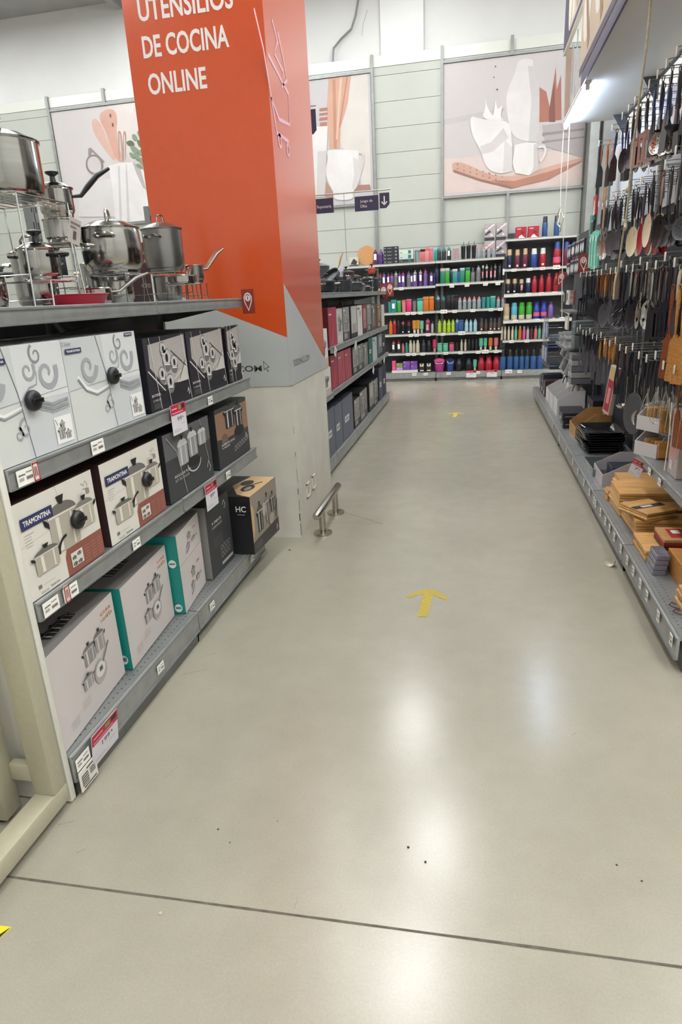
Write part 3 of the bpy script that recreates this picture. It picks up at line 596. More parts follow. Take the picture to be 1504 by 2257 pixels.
for i, (y0, y1, lab) in enumerate(((1.478, 1.832, 'white swirl-patterned cookware carton with a black pan knob, nearest, top left shelf'), (1.836, 2.295, 'white swirl-patterned cookware carton with a blue logo, second on the top left shelf'))):
    w = y1-y0; a = white_art(.46, .318)
    if i == 0: a.p = [([(max(0, x-.106), y) for x, y in pts], m, l) for pts, m, l in a.p]
    logo(a, .01 if i else .005, .272, .088, .016)
    if i: logo(a, .38, .303, .055, .012); a.text('2 Solar', .0, .297, .05, .012, '#77797b', 4)
    t = thing('cookware_box', lab, 'box', (LX-.01, (y0+y1)/2, 1.098), RL, GB)
    mb = MB(); mb.box(-w/2, w/2, 0, .36, 0, .318, W1, .0015); mb.art(a, lambda u, v, o: (min(u, w)-w/2, -o, v)); mb.build('carton', t, smooth=False)
    mb = knob_on(0, .030); o = mb.build('pan_knob', t); o.location = (-w/2+(.165 if i == 0 else .25), -.003, .162 if i == 0 else .178); o.rotation_euler = (0, 0, -PI/2)
# black-and-white cookware cartons
def zig_art(w, h):
    a = Art(); a.rect(0, 0, w, h, '#1f1d24'); a.poly([(w*.02, h*.9), (w*.98, h*.98), (w*.98, h*.62), (w*.75, h*.3), (w*.2, h*.33), (w*.1, h*.45)], '#a8a39d', 1)
    a.poly([(0, h), (0, h*.55), (w*.3, h*.22), (w*.42, h*.25), (w*.08, h*.6), (w*.1, h)], '#2e2c33', 2)
    a.line([(w*.03, h*.56), (w*.36, h*.24)], .005, '#d9d5cf', 3); a.line([(w*.6, h*.78), (w*.97, h*.5)], .005, '#2e2c33', 3); a.poly([(w*.68, h*.3), (w*.98, h*.62), (w*.98, h*.3)], '#c3bfb9', 3)
    a.line([(w*.96, h*.62), (w*.74, h*.34)], .004, '#2b2b2f', 4)
    for cx, cy, r in ((.48, .66, .042), (.33, .46, .032), (.65, .58, .034), (.50, .32, .036), (.42, .80, .03)):
        a.ell(w*cx, h*cy, r, r*1.15, '#6e6b69', 4); a.ell(w*cx, h*cy+r*.25, r*.9, r*.75, '#b9b6b2', 5); a.ell(w*cx, h*cy+r*.2, r*.3, r*.42, '#15151a', 6); a.line([(w*cx-r*.7, h*cy-r*.4), (w*cx+r*.6, h*cy-r*.5)], .004, '#dedbd7', 6)
    a.line([(w*.6, h*.36), (w*.8, h*.47)], .006, '#c5c2be', 7)
    for x in (.12, .36, .90): a.line([(w*x, h), (w*(x+.10), 0)], .0035, '#cfccc8', 8)
    a.rect(w*.30, h*.05, w*.84, h*.24, '#1b1a20', 2); a.text('BATERIA', w*.03, h*.2, w*.2, .010, '#d6d3cf', 8); a.text('12 PIEZAS', w*.04, h*.13, w*.18, .009, '#bdb9b5', 8)
    for k in range(5): a.rect(w*.05, h*(.1-.016*k), w*.2, h*(.104-.016*k), '#7d7a7a', 8)
    a.line([(w*.90, h*.12), (w*.93, h*.18), (w*.955, h*.11), (w*.93, h*.08)], .005, '#e8e5e0', 8)
    return a
GZ = 'black and silver cookware cartons'; ZM = mat('#1f1d24', .35)
for i, (y0, y1) in enumerate(((2.35, 2.735), (2.745, 3.18), (3.22, 3.42))):
    lcarton('cookware_box', 'black and silver cookware carton picturing steel pots, %s' % ['first beside the white swirl cartons', 'middle of the three', 'narrow one at the shelf end'][i], y0, y1, 1.098, [.285, .285, .275][i], .33, ZM, af=zig_art(y1-y0-.004, .285), group=GZ)
# second shelf: brand cartons
def tram_art(w, h, s=1):
    a = Art(); a.rect(0, 0, w, h, '#d5d1c6'); a.line([(w*.5, h), (w*.57, h*.6), (w*.62, 0)], .0012, '#8a867e', 1); a.line([(0, h*.56), (w, h*.66)], .001, '#a8a49a', 1)
    a.poly([(w*.47, 0), (w, 0), (w, h*.30), (w*.50, h*.30), (w*.47, h*.22)], '#8a5346', 2)
    logo(a, w*.045, h*.72, w*.37, h*.12)
    for k in range(5): a.rect(w*.06, h*(.66-.03*k), w*(.14 if k else .17), h*(.665-.03*k), '#9a968c', 3)
    a.pot(w*.53, h*.30, w*.36, h*.40, '#aaa394', '#6d6a64', '#1d1a1b', 4, hl='#d8d2c5'); a.pot(w*.82, h*.42, w*.24, h*.24, '#b0a999', '#7a7770', '#1d1a1b', 8, hl='#dcd6ca')
    a.pot(w*.25, h*.22, w*.28, h*.19, '#aaa394', '#67645e', '#1d1a1b', 12, hl='#d8d2c5'); a.arc(w*.52, h*.30, h*.16, .25, .5, .009, '#1d1a1b', 13)
    a.rect(w*.53, h*.07, w*.69, h*.23, '#d5d1c6', 6)
    for q in ((.57, .17), (.64, .19), (.57, .1), (.64, .1)): a.pot(w*q[0], h*(q[1]-.02), w*.05, h*.03, '#4a4744', '#2c2a2a', lay=8)
    for c in range(3):
        for r in range(6): a.rect(w*(.72+.095*c), h*(.04+.035*r), w*(.79+.095*c), h*(.044+.035*r), '#b58a7d', 5)
    a.line([(w*.83, h*.9), (w*.86, h*.86), (w*.89, h*.91), (w*.92, h*.86), (w*.9, h*.82), (w*.84, h*.83)], .002, '#8a877f', 3)
    a.rect(w*.88, h*.76, w*.93, h*.82, '#8f8c84', 3)
    for k in range(4): a.rect(w*.75, h*(.8-.02*k), w*.83, h*(.804-.02*k), '#b3afa5', 3)
    a.rect(w*.1, h*.08, w*.14, h*.12, '#6f6c66', 3); a.rect(w*.16, h*.095, w*.3, h*.1, '#aaa69c', 3); a.text('inox', w*.12, h*.02, w*.09, h*.03, '#77736b', 3); a.text('baterias', w*.24, h*.03, w*.11, h*.03, '#4b4846', 3)
    return a
GT = 'beige cookware cartons on the second left shelf'
TM = mat('#d5d1c6', .45); TS = mat('#3c2624', .55)
for i, (y0, y1) in enumerate(((1.478, 1.875), (1.925, 2.355))):
    w = y1-y0; t = thing('cookware_box', ['beige cookware carton with large blue logo and black knob, nearest on the second left shelf', 'beige cookware carton with blue logo and black knob, farther one on the second left shelf'][i], 'box', (LX-.012, (y0+y1)/2, .697), RL, GT)
    mb = MB(); mb.box(-w/2, w/2, 0, .34, 0, .297, TM, .0015)
    for f in mb.bm.faces:
        f.normal_update()
        if abs(f.normal.x) > .9 or abs(f.normal.z) > .9: f.material_index = mb.mi(TS)
    mb.art(tram_art(w, .297), F(w, .297, .34)); al = Art(); al.rect(.31, 0, .34, .297, '#7c7671', 1); mb.art(al, lambda u, v, o: (w/2+o, .34-u, v))
    mb.build('carton', t, smooth=False)
    mb = knob_on(0, .030 if i == 0 else .029); o = mb.build('pan_knob', t); o.location = (w*.17, -.003, .165); o.rotation_euler = (0, 0, -PI/2)
def dark_art(w, h, kind=0):
    a = Art(); a.rect(0, 0, w, h, '#393a3c'); 
    if kind == 0:
        a.rect(0, h*.62, w, h, '#5b5c5e', 1)
        a.pot(w*.36, h*.45, w*.2, h*.3, '#9a9a9a', '#b5b5b4', '#222', 2, handles=0); a.pot(w*.58, h*.5, w*.2, h*.3, '#8b8b8b', '#c0bfbe', '#222', 4, handles=0); a.pot(w*.8, h*.6, w*.18, h*.2, '#a0a09e', '#c6c5c3', '#222', 6, handles=0)
        a.ell(w*.56, h*.42, w*.15, h*.07, '#1d1d20', 9); a.arc(w*.56, h*.42, w*.15, .5, 1, .006, '#c9c8c4', 10, ry=.6)
        a.line([(w*.05, h*.95), (w*.22, h*.7), (w*.34, 0)], .003, '#b9b8b4', 11); a.line([(w*.78, h), (w*.9, h*.3)], .0025, '#b9b8b4', 11)
        a.text('REGULAR PLUS', w*.12, h*.33, w*.34, h*.04, '#d3d1cd', 11); a.text('SET DE OLLAS', w*.12, h*.27, w*.3, h*.035, '#b5b3af', 11)
        a.line([(w*.84, h*.2), (w*.88, h*.3), (w*.92, h*.18), (w*.88, h*.12)], .004, '#dcdad6', 11)
    if kind == 1:
        a.rect(0, h*.45, w, h*.93, '#8f6f58', 1); a.poly([(0, h*.5), (w, h*.33), (w, 0), (0, 0)], '#353537', 2)
        a.pot(w*.42, h*.6, w*.28, h*.3, '#2a2a2c', '#3d3d3f', '#151515', 3); a.pot(w*.7, h*.5, w*.22, h*.34, '#2c2c2e', '#444', '#151515', 5); a.ell(w*.68, h*.48, w*.16, h*.09, '#1d1d1f', 8); a.ell(w*.22, h*.45, w*.1, h*.1, '#6d5a4c', 3)
        a.text('BATERIA DE COCINA', w*.1, h*.36, w*.4, h*.035, '#dedcd8', 9); a.text('9 PIEZAS', w*.1, h*.31, w*.24, h*.03, '#dedcd8', 9)
        for k in range(6): a.arc(w*(.5+.075*k), h*(.20+.012*k), w*.028, 0, 1, .002, '#cfcdc9', 9)
        a.line([(w*.86, h*.3), (w*.89, h*.36), (w*.93, h*.28), (w*.9, h*.24)], .004, '#f0eee9', 9)
    if kind == 2:
        a.text('9 PIECE', w*.2, h*.70, w*.4, h*.035, '#e2e0dc', 1); a.text('COOKWARE SET', w*.2, h*.64, w*.42, h*.03, '#c6c4c0', 1)
        for r in range(2):
            for k in range(4): a.arc(w*(.5+.11*k), h*(.3-.1*r), w*.045, 0, 1, .002, '#c9c7c3', 1)
        a.rect(w*.45, h*.06, w*.95, h*.1, '#b8b6b2', 1); a.line([(w*.72, h*.86), (w*.78, h*.92), (w*.84, h*.84), (w*.78, h*.8)], .004, '#f0eee9', 1)
        for k in range(5): a.rect(w*.2, h*(.5-.03*k), w*.6, h*(.504-.03*k), '#6f6e6c', 1)
    return a
DK = mat('#2b2b2e', .4)
lcarton('cookware_box', 'dark grey cookware carton with white string, second left shelf under the price tag', 2.40, 2.885, .697, .295, .33, DK, af=dark_art(.48, .295, 0))
lcarton('cookware_box', 'dark carton with tan photo panel of black pots, far end of second left shelf', 2.965, 3.43, .697, .30, .33, DK, af=dark_art(.46, .30, 1))
# bottom shelf
def casa_art(w, h):
    a = Art(); a.rect(0, 0, w, h, '#c9c1bd')
    a.pot(w*.52, h*.52, w*.17, h*.16, '#8d8884', '#77736f', '#2a2626', 2); a.pot(w*.69, h*.54, w*.15, h*.17, '#98938f', '#6d6965', '#2a2626', 6); a.pot(w*.43, h*.32, w*.14, h*.11, '#9b9692', '#77736f', '#2a2626', 10); a.ell(w*.62, h*.35, w*.1, h*.12, '#a8a39f', 12); a.ell(w*.62, h*.37, w*.075, h*.08, '#d3cfcb', 13); a.line([(w*.67, h*.42), (w*.8, h*.57)], .008, '#6b6662', 14); a.rect(w*.6, h*.35, w*.65, h*.40, '#5a5653', 14)
    cs = ['#c23b2e', '#d9722f', '#b8452f', '#8a3c2a']; 
    for k, ch in enumerate('casa'): a.text(ch, w*(.77+.045*k), h*.86, w*.036, h*.035, cs[k], 2)
    cs = ['#9a9a9a', '#c23b2e', '#d9722f', '#6e9c3f', '#c23b2e', '#d9722f']
    for k, ch in enumerate('bonita'): a.text(ch, w*(.76+.034*k), h*(.79), w*.028, h*(.05 if ch in 'bit' else .035), cs[k], 2)
    for k in range(5): a.rect(w*.3, h*(.24-.02*k), w*(.42+.02*(k % 2)), h*(.245-.02*k), '#a39c98', 2); a.rect(w*.12, h*(.18-.02*k), w*.24, h*(.185-.02*k), '#a39c98', 2)
    return a
CM = mat('#c9c1bd', .45); TEAL = mat('#1a857d', .45)
GC = 'white cartons with teal sides'
def casa(label, y0, y1, z0, h, d=.16*2, x=LX-.03, af=None, rot=0):
    w = y1-y0-.006
    al = Art(); al.rect(0, 0, d, h, TEAL); al.ell(d*.9, h*.12, .018, .02, '#d9e4e2', 1); al.rect(d*.86, h*.1, d*.94, h*.15, '#5a7f7c', 2)
    tp = Art(); tp.rect(0, 0, w, d, '#8f8a87')
    for k in range(3): tp.pot(w*(.3+.12*k), d*.25, w*.13, d*.2, '#3b3838', '#2a2828', lay=2+k*4)
    return carton('cookware_box', label, w, h, d, CM, (x, (y0+y1)/2, z0), RL+rot, side=TEAL, af=af or casa_art(w, h), al=al, at=tp, group=GC)
casa('white carton with teal side and small pots picture, nearest on the bottom left shelf', 1.492, 1.958, .158, .345, d=.17, x=-1.292, rot=.10)
casa('white carton with teal side and small pots picture, second on the bottom left shelf', 1.975, 2.43, .158, .345, x=-1.312, rot=.08)
def casa2(w, h):
    a = Art(); a.rect(0, 0, w, h, '#cbc3bf'); a.pot(w*.5, h*.5, w*.15, h*.16, '#8d8884', '#77736f', '#2a2626', 2); a.pot(w*.42, h*.3, w*.14, h*.1, '#9b9692', '#77736f', lay=6); a.pot(w*.66, h*.32, w*.14, h*.1, '#9b9692', '#77736f', lay=9, long=1); a.line([(w*.3, h*.2), (w*.45, h*.3)], .006, '#5a5653', 12)
    a.text('casa', w*.68, h*.68, w*.14, h*.05, '#b8452f', 2); return a
casa('tall white carton with teal side, lower of the stacked pair beside the black cartons', 2.445, 2.79, .158, .225, x=-1.305, rot=.13, af=casa2(.34, .225))
casa('white carton with teal side, upper of the stacked pair beside the black cartons', 2.445, 2.79, .385, .15, x=-1.305, rot=.13, af=casa2(.34, .15))
lcarton('cookware_box', 'black carton with white lettering standing on the bottom left shelf', 2.815, 3.125, .158, .385, .3, mat('#2c2c2f', .4), side=mat('#8b8784', .5), top=mat('#4a3d37', .5), af=dark_art(.31, .385, 2), x=-1.30)
w, h, d = .41, .335, .30
a = Art(); a.rect(0, 0, w, h, '#8f877a'); a.poly([(0, 0), (w, 0), (w, h*.26), (0, h*.2)], '#45423f', 1); a.poly([(0, h*.2), (0, h*.9), (w*.1, h*.75), (w*.08, h*.4)], '#c5a575', 1)
a.pot(w*.3, h*.3, w*.2, h*.35, '#3f3b36', '#5c5750', lay=2); a.pot(w*.58, h*.35, w*.16, h*.35, '#6d675e', '#8d867b', lay=5); a.pot(w*.8, h*.45, w*.16, h*.25, '#4a463f', '#77716a', lay=8); a.ell(w*.7, h*.35, w*.1, h*.1, '#a39c90', 11); a.ell(w*.44, h*.62, w*.07, h*.12, '#b5aea2', 11); a.line([(w*.88, h*.3), (w*.95, h*.62)], .012, '#2b2926', 12)
a.line([(w*.86, h*.1), (w*.89, h*.17), (w*.92, h*.09), (w*.88, h*.06)], .005, '#e8e5df', 12)
for k in range(4): a.rect(w*.05, h*(.16-.03*k), w*.3, h*(.165-.03*k), '#8e8a86', 12)
al = Art(); al.rect(0, 0, d, h, '#19191b'); al.rect(d*.66, h*.64, d*.97, h*.92, '#0f0f11', 1); al.text('HC', d*.71, h*.74, d*.20, h*.10, '#dddbd6', 2, bold=.02); al.rect(d*.73, h*.69, d*.88, h*.70, '#a8a6a2', 2)
at = Art(); at.rect(0, 0, w, d, '#1c1b1c'); at.poly([(0, 0), (w, 0), (w, d*.5), (w*.5, d*.62), (w*.1, d*.3)], '#c0a275', 1); at.ell(w*.4, d*.25, w*.16, d*.12, '#2b2927', 2); at.ell(w*.65, d*.4, w*.14, d*.12, '#383532', 2); at.ell(w*.38, d*.24, w*.1, d*.06, '#8b857a', 3); at.line([(w*.5, d*.3), (w*.72, d*.12)], .012, '#201f1e', 4); at.ell(w*.2, d*.6, w*.14, d*.1, '#3b3835', 3)
carton('cookware_box', 'black and tan cookware carton jutting out at the end of the bottom left shelf', w, h, d, mat('#19191b', .4), (-1.18, 3.365, .158), RL-.05, af=a, al=al, at=at)

# ------------------------------------------------------------------ cartons of the bays behind the column
def generic_art(w, h, bg, style, acc):
    a = Art(); a.rect(0, 0, w, h, bg)
    if style == 'plain': a.rect(w*.2, h*.4, w*.6, h*.55, '#d3d1cd', 1); a.rect(w*.25, h*.44, w*.55, h*.51, '#8d8f94', 2)
    if style == 'red': a.rect(w*.08, h*.8, w*.4, h*.84, '#d6b3b6', 1); a.poly([(w*.1, h*.05), (w*.6, h*.05), (w*.85, h*.7), (w*.7, h*.8)], '#9d2c3b', 1); a.poly([(w*.3, h*.05), (w*.42, h*.05), (w*.75, h*.75)], '#b85560', 2)
    if style == 'pots':
        a.rect(0, 0, w, h*.26, acc, 1); a.pot(w*.5, h*.34, w*.46, h*.22, '#5c5a57', '#8f8c88', lay=2); a.pot(w*.4, h*.62, w*.34, h*.13, '#77746f', '#a7a4a0', lay=6); a.pot(w*.7, h*.55, w*.24, h*.12, '#4b4946', '#9a9793', lay=9)
        for k in range(4): a.rect(w*.1, h*(.2-.04*k), w*.6, h*(.215-.04*k), '#d8d5d0' if acc != '#d8d5d0' else '#77736f', 2)
        a.rect(w*.08, h*.88, w*.35, h*.94, '#2d3157' if acc == '#b5aa9a' else '#c9c6c1', 2)
    if style == 'knife':
        for k in range(3): a.poly([(w*(.25+.2*k), h*.45), (w*(.32+.2*k), h*.45), (w*(.35+.2*k), h*.85), (w*(.27+.2*k), h*.9)], '#c5c2be', 1); a.poly([(w*(.26+.2*k), h*.2), (w*(.32+.2*k), h*.2), (w*(.32+.2*k), h*.44), (w*(.26+.2*k), h*.44)], acc, 1)
        a.rect(0, 0, w, h*.16, '#262529', 1)
    if style == 'utens':
        a.line([(w*.3, h*.15), (w*.42, h*.6)], w*.05, '#d8d5d0', 1); a.ell(w*.46, h*.72, w*.1, h*.12, '#c2bfba', 2); a.line([(w*.65, h*.15), (w*.6, h*.6)], w*.05, '#b0ada8', 1); a.ell(w*.6, h*.74, w*.12, h*.1, '#8c8985', 2); a.rect(w*.1, h*.86, w*.5, h*.92, acc, 2)
    return a
def L2box(y0, y1, z0, h, bg, style, acc, lab, d=.34, x=LX-.012, side=None, nm='cookware_box'):
    w = y1-y0-.006
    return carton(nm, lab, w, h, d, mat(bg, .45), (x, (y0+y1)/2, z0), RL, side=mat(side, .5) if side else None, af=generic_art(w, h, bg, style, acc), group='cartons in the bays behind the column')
R_ = 'on the upper shelf behind the column, '
L2box(5.05, 5.56, .692, .235, '#cfccc4', 'pots', '#b5aa9a', 'white cookware carton low behind the column, under the taller white carton', x=LX+.01)
L2box(5.07, 5.50, .929, .32, '#cfccc4', 'pots', '#b5aa9a', 'tall white cookware carton just behind the column, on top of another', x=LX+.01)
for y0, y1, h, bg, st, acc, lab, sd in (
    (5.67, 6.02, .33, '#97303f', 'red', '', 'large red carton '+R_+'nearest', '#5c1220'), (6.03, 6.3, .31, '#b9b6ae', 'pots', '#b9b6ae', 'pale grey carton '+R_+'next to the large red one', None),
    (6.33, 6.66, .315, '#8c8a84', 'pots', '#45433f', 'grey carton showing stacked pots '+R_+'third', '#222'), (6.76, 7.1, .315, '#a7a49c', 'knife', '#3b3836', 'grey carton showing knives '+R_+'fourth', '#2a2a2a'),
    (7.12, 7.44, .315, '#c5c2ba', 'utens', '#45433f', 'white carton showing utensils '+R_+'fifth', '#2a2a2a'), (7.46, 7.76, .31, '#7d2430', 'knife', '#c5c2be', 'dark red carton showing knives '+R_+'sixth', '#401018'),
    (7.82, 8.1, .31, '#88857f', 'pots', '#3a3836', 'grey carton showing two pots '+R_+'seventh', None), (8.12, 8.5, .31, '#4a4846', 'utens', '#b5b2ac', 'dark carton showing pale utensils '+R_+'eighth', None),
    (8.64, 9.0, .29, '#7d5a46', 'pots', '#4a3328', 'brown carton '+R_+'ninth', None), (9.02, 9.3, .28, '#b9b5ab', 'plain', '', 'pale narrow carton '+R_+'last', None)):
    L2box(y0, y1, 1.08, h, bg, st, acc, lab, side=sd)
M_ = 'on the middle shelf behind the column, '
for y0, y1, h, bg, st, acc, lab, sd in (
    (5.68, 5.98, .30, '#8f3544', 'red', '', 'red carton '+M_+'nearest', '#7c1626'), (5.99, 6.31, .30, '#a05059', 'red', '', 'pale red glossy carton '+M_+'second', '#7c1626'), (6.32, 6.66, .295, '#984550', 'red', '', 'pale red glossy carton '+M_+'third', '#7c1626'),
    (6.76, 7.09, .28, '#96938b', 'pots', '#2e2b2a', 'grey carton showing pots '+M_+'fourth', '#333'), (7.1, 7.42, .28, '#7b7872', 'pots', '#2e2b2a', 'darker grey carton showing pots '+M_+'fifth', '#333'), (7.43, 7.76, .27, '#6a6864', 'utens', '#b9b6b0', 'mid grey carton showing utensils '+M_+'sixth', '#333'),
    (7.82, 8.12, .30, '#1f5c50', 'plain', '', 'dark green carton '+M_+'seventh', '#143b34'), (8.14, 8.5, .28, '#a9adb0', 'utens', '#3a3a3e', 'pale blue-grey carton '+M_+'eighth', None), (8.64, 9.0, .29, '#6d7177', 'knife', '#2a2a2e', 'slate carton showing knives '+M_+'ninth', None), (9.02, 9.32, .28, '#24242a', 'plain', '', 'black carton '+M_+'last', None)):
    L2box(y0, y1, .705, h, bg, st, acc, lab, side=sd)
B_ = 'on the bottom shelf behind the column, '
for y0, y1, h, bg, st, acc, lab, sd in (
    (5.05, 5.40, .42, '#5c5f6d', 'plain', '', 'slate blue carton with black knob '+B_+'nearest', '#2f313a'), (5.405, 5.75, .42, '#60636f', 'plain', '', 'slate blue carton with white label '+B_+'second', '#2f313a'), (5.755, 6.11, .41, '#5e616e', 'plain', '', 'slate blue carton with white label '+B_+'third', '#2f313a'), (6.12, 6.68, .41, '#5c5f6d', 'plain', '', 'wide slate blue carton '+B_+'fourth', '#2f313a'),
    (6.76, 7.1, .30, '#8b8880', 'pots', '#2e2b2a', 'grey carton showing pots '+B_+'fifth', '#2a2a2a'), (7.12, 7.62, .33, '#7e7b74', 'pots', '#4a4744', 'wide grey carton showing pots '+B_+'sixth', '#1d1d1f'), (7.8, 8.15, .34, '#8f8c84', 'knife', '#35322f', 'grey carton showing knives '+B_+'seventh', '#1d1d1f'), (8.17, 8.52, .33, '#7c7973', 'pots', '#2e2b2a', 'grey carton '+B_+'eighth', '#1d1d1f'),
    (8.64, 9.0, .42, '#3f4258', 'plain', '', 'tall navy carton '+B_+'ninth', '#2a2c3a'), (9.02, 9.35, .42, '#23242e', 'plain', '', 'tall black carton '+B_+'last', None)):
    L2box(y0, y1, .135, h, bg, st, acc, lab, side=sd, x=LX-.02)

# ------------------------------------------------------------------ pots and pans
def cookpot(label, loc, r, h, m=STEEL, lid=True, knob='black', handles='loop', hcol=None, rotz=0, tilt=None, group='pots and pans on display', nm='cooking_pot', belly=0, base=True, glass=False, cat='pot'):
    t = thing(nm, label, cat, loc, rotz, group)
    if tilt: t.rotation_euler = tilt
    H = hcol or BLACK
    mb = MB(); b = belly*r
    prof = [(0, 0), (r*.86, 0), (r*.88, .004), (r*.88, .012 if base else .004), (r*.95, .018), (r+b*.5, h*.25), (r+b, h*.55), (r+b*.3, h*.9), (r, h-.004), (r+.004, h), (r+.002, h+.002), (r-.003, h), (r-.004, h*.9), (r*.9, .02), (0, .012)]
    mb.lathe(prof, m, n=36); mb.build('body', t)
    if lid:
        mb = MB(); LM = mat('#b9c2c2', .08, 0, 'plain', trans=.75) if glass else m
        mb.lathe([(r+.005, h), (r+.006, h+.004), (r*.96, h+.008), (r*.7, h+.10*r+.012), (r*.35, h+.2*r+.012), (0, h+.23*r+.012)], LM, n=36); mb.build('lid', t)
        z = h+.23*r+.010
        mb = MB()
        if knob == 'black': mb.lathe([(.012, z), (.010, z+.012), (.009, z+.02), (.024, z+.03), (.025, z+.035), (.012, z+.04), (0, z+.041)], H, n=18)
        elif knob == 'loop': mb.tube([(-.035, 0, z-.004), (-.034, 0, z+.02), (-.02, 0, z+.034), (.02, 0, z+.034), (.034, 0, z+.02), (.035, 0, z-.004)], .005, STEEL, 8)
        mb.build('knob', t)
    if handles == 'loop':
        for s in (-1, 1):
            mb = MB(); mb.tube([(s*(r-.002), -.035, h*.8), (s*(r+.022), -.036, h*.82), (s*(r+.034), -.02, h*.84), (s*(r+.034), .02, h*.84), (s*(r+.022), .036, h*.82), (s*(r-.002), .035, h*.8)], .006, hcol or STEEL, 8); mb.build('side_handle', t)
    if handles in ('long', 'longup'):
        k = 1.0 if handles == 'long' else 1.6
        mb = MB(); g_ = 1.5 if handles == 'longup' else 1; mb.tube([(r-.006, 0, h*.76), (r+.03, 0, h*.80), (r+.06, 0, h*.80+.02*k), (r+.10, 0, h*.8+.045*k), (r+.15, 0, h*.8+.062*k)], .01, H, 9, rs=[.006*g_, .009*g_, .012*g_, .012*g_, .007*g_], flat=.6); mb.build('handle', t)
    return t
DZ = 1.5135
def wire_stand(label, x, y, w, d, z0, z1, legs=True):
    t = thing('wire_stand', label, 'stand', (x, y, z0))
    mb = MB(); h = z1-z0
    mb.tube([(-w/2, -d/2, h), (w/2, -d/2, h), (w/2, d/2, h), (-w/2, d/2, h), (-w/2, -d/2, h)], .003, CHROME, 6)
    for k in range(1, 6): mb.tube([(-w/2+w*k/6, -d/2, h), (-w/2+w*k/6, d/2, h)], .002, CHROME, 5)
    mb.build('top_frame', t)
    for sx in (-1, 1):
        for sy in (-1, 1):
            mb = MB(); mb.tube([(sx*w*.52, sy*d*.56, .003), (sx*w*.5, sy*d*.51, h*.5), (sx*w*.5, sy*d*.5, h)], .003, CHROME, 6); mb.build('leg', t)
    mb = MB(); mb.tube([(-w*.51, -d*.535, h*.3), (w*.51, -d*.535, h*.3)], .002, CHROME, 5); mb.build('cross_wire', t); mb = MB(); mb.tube([(-w*.51, d*.535, h*.3), (w*.51, d*.535, h*.3)], .002, CHROME, 5); mb.build('cross_wire', t)
    return t
wire_stand('tall chrome wire stand holding the big lidded pot at the left edge', -1.52, 2.09, .25, .27, DZ, 1.852)
cookpot('large polished stockpot with a black knob at the left edge, highest of the display', (-1.52, 2.083, 1.856), .123, .165, STEEL, handles='none')
wire_stand('chrome wire stand under the small pot with the raised black handle', -1.58, 2.45, .17, .16, DZ, 1.742)
cookpot('polished small pot between the stand and the saucepan with the raised handle', (-1.58, 2.45, 1.7465), .062, .085, STEEL, lid=False, handles='none')
cookpot('small polished saucepan with black knob and raised black handle', (-1.58, 2.45, 1.8385), .062, .10, STEEL, handles='longup', rotz=PI*.22)
wire_stand('low chrome wire stand under the small pot at the left of the deck', -1.50, 2.16, .17, .16, DZ, 1.60)
cookpot('small polished pot with black knob on a low wire stand under the stockpot', (-1.50, 2.16, 1.604), .068, .10, STEEL, handles='loop', hcol=BLACK)
cookpot('small polished pot with black loop handles at the left edge under the stockpot', (-1.60, 1.98, DZ), .07, .13, STEEL, handles='loop', hcol=BLACK)
cookpot('polished pot behind the wire stand, steel lid with loop knob', (-1.62, 2.78, DZ), .10, .17, STEEL, knob='loop', belly=.1)
wire_stand('chrome wire stand under the wide steamer pot', -1.45, 2.577, .17, .17, DZ, 1.628)
cookpot('wide polished steamer pot with loop handles and a steel lid, middle of the display', (-1.45, 2.577, 1.632), .112, .168, STEEL, knob='loop', belly=.06, rotz=1.9)
cookpot('small polished pot under the steamer pot', (-1.45, 2.577, DZ+.001), .062, .09, STEEL, lid=False, handles='none')
cookpot('polished saucepan with angled handle leaning beside the steamer pot', (-1.40, 2.34, DZ), .05, .06, STEEL, lid=False, handles='long', hcol=STEELD, rotz=.8)
cookpot('polished casserole behind the steamer pot with tall lid handle', (-1.615, 2.285, DZ), .075, .19, STEEL, knob='loop')
wire_stand('chrome wire stand under the tall brushed stockpot', -1.50, 3.152, .17, .17, DZ, 1.652)
BR = mat('#8d8c88', .34, 1, 'brushed', 5, .1, stretch=(1, 1, 1))
cookpot('tall brushed steel stockpot with side handles near the column', (-1.50, 3.152, 1.656), .094, .19, BR, handles='loop', knob='loop', rotz=PI/2)
cookpot('dark steel saucepan under the tall brushed stockpot', (-1.50, 3.152, DZ+.001), .066, .12, STEELD, lid=False, handles='none')
cookpot('polished frying pan laid on top of the dark saucepan in front of the brushed stockpot', (-1.36, 3.0, 1.592), .075, .035, STEEL, lid=False, handles='long', hcol=STEEL, rotz=PI*.55, nm='frying_pan', cat='pan')
wire_stand('small wire stand under the frying pan in front of the brushed stockpot', -1.36, 3.0, .1, .1, DZ, 1.589)
wire_stand('thin wire stand under the small saucepan at the end of the deck', -1.42, 3.31, .08, .08, DZ, 1.598)
cookpot('small steel saucepan with upswept handle at the end of the deck by the column', (-1.42, 3.31, 1.601), .045, .085, BR, lid=False, handles='longup', hcol=mat('#7d6a5c', .4, .7), rotz=PI*.33)
mb = MB(); mb.lathe([(0, 0), (.085, 0), (.105, .036), (.11, .038), (.108, .04), (.10, .037), (.083, .005), (0, .004)], mat('#a3122f', .35), n=36)
t = tag(mb.build('frying_pan', loc=(-1.40, 2.20, DZ)), 'shallow red frying pan on the deck of the display shelf', 'pan')
mb = MB(); mb.tube([(.10, 0, .03), (.15, 0, .045), (.24, 0, .07)], .01, BLACK, 8, rs=[.007, .011, .009], flat=.6); mb.build('handle', t, rot=(0, 0, PI*.62))
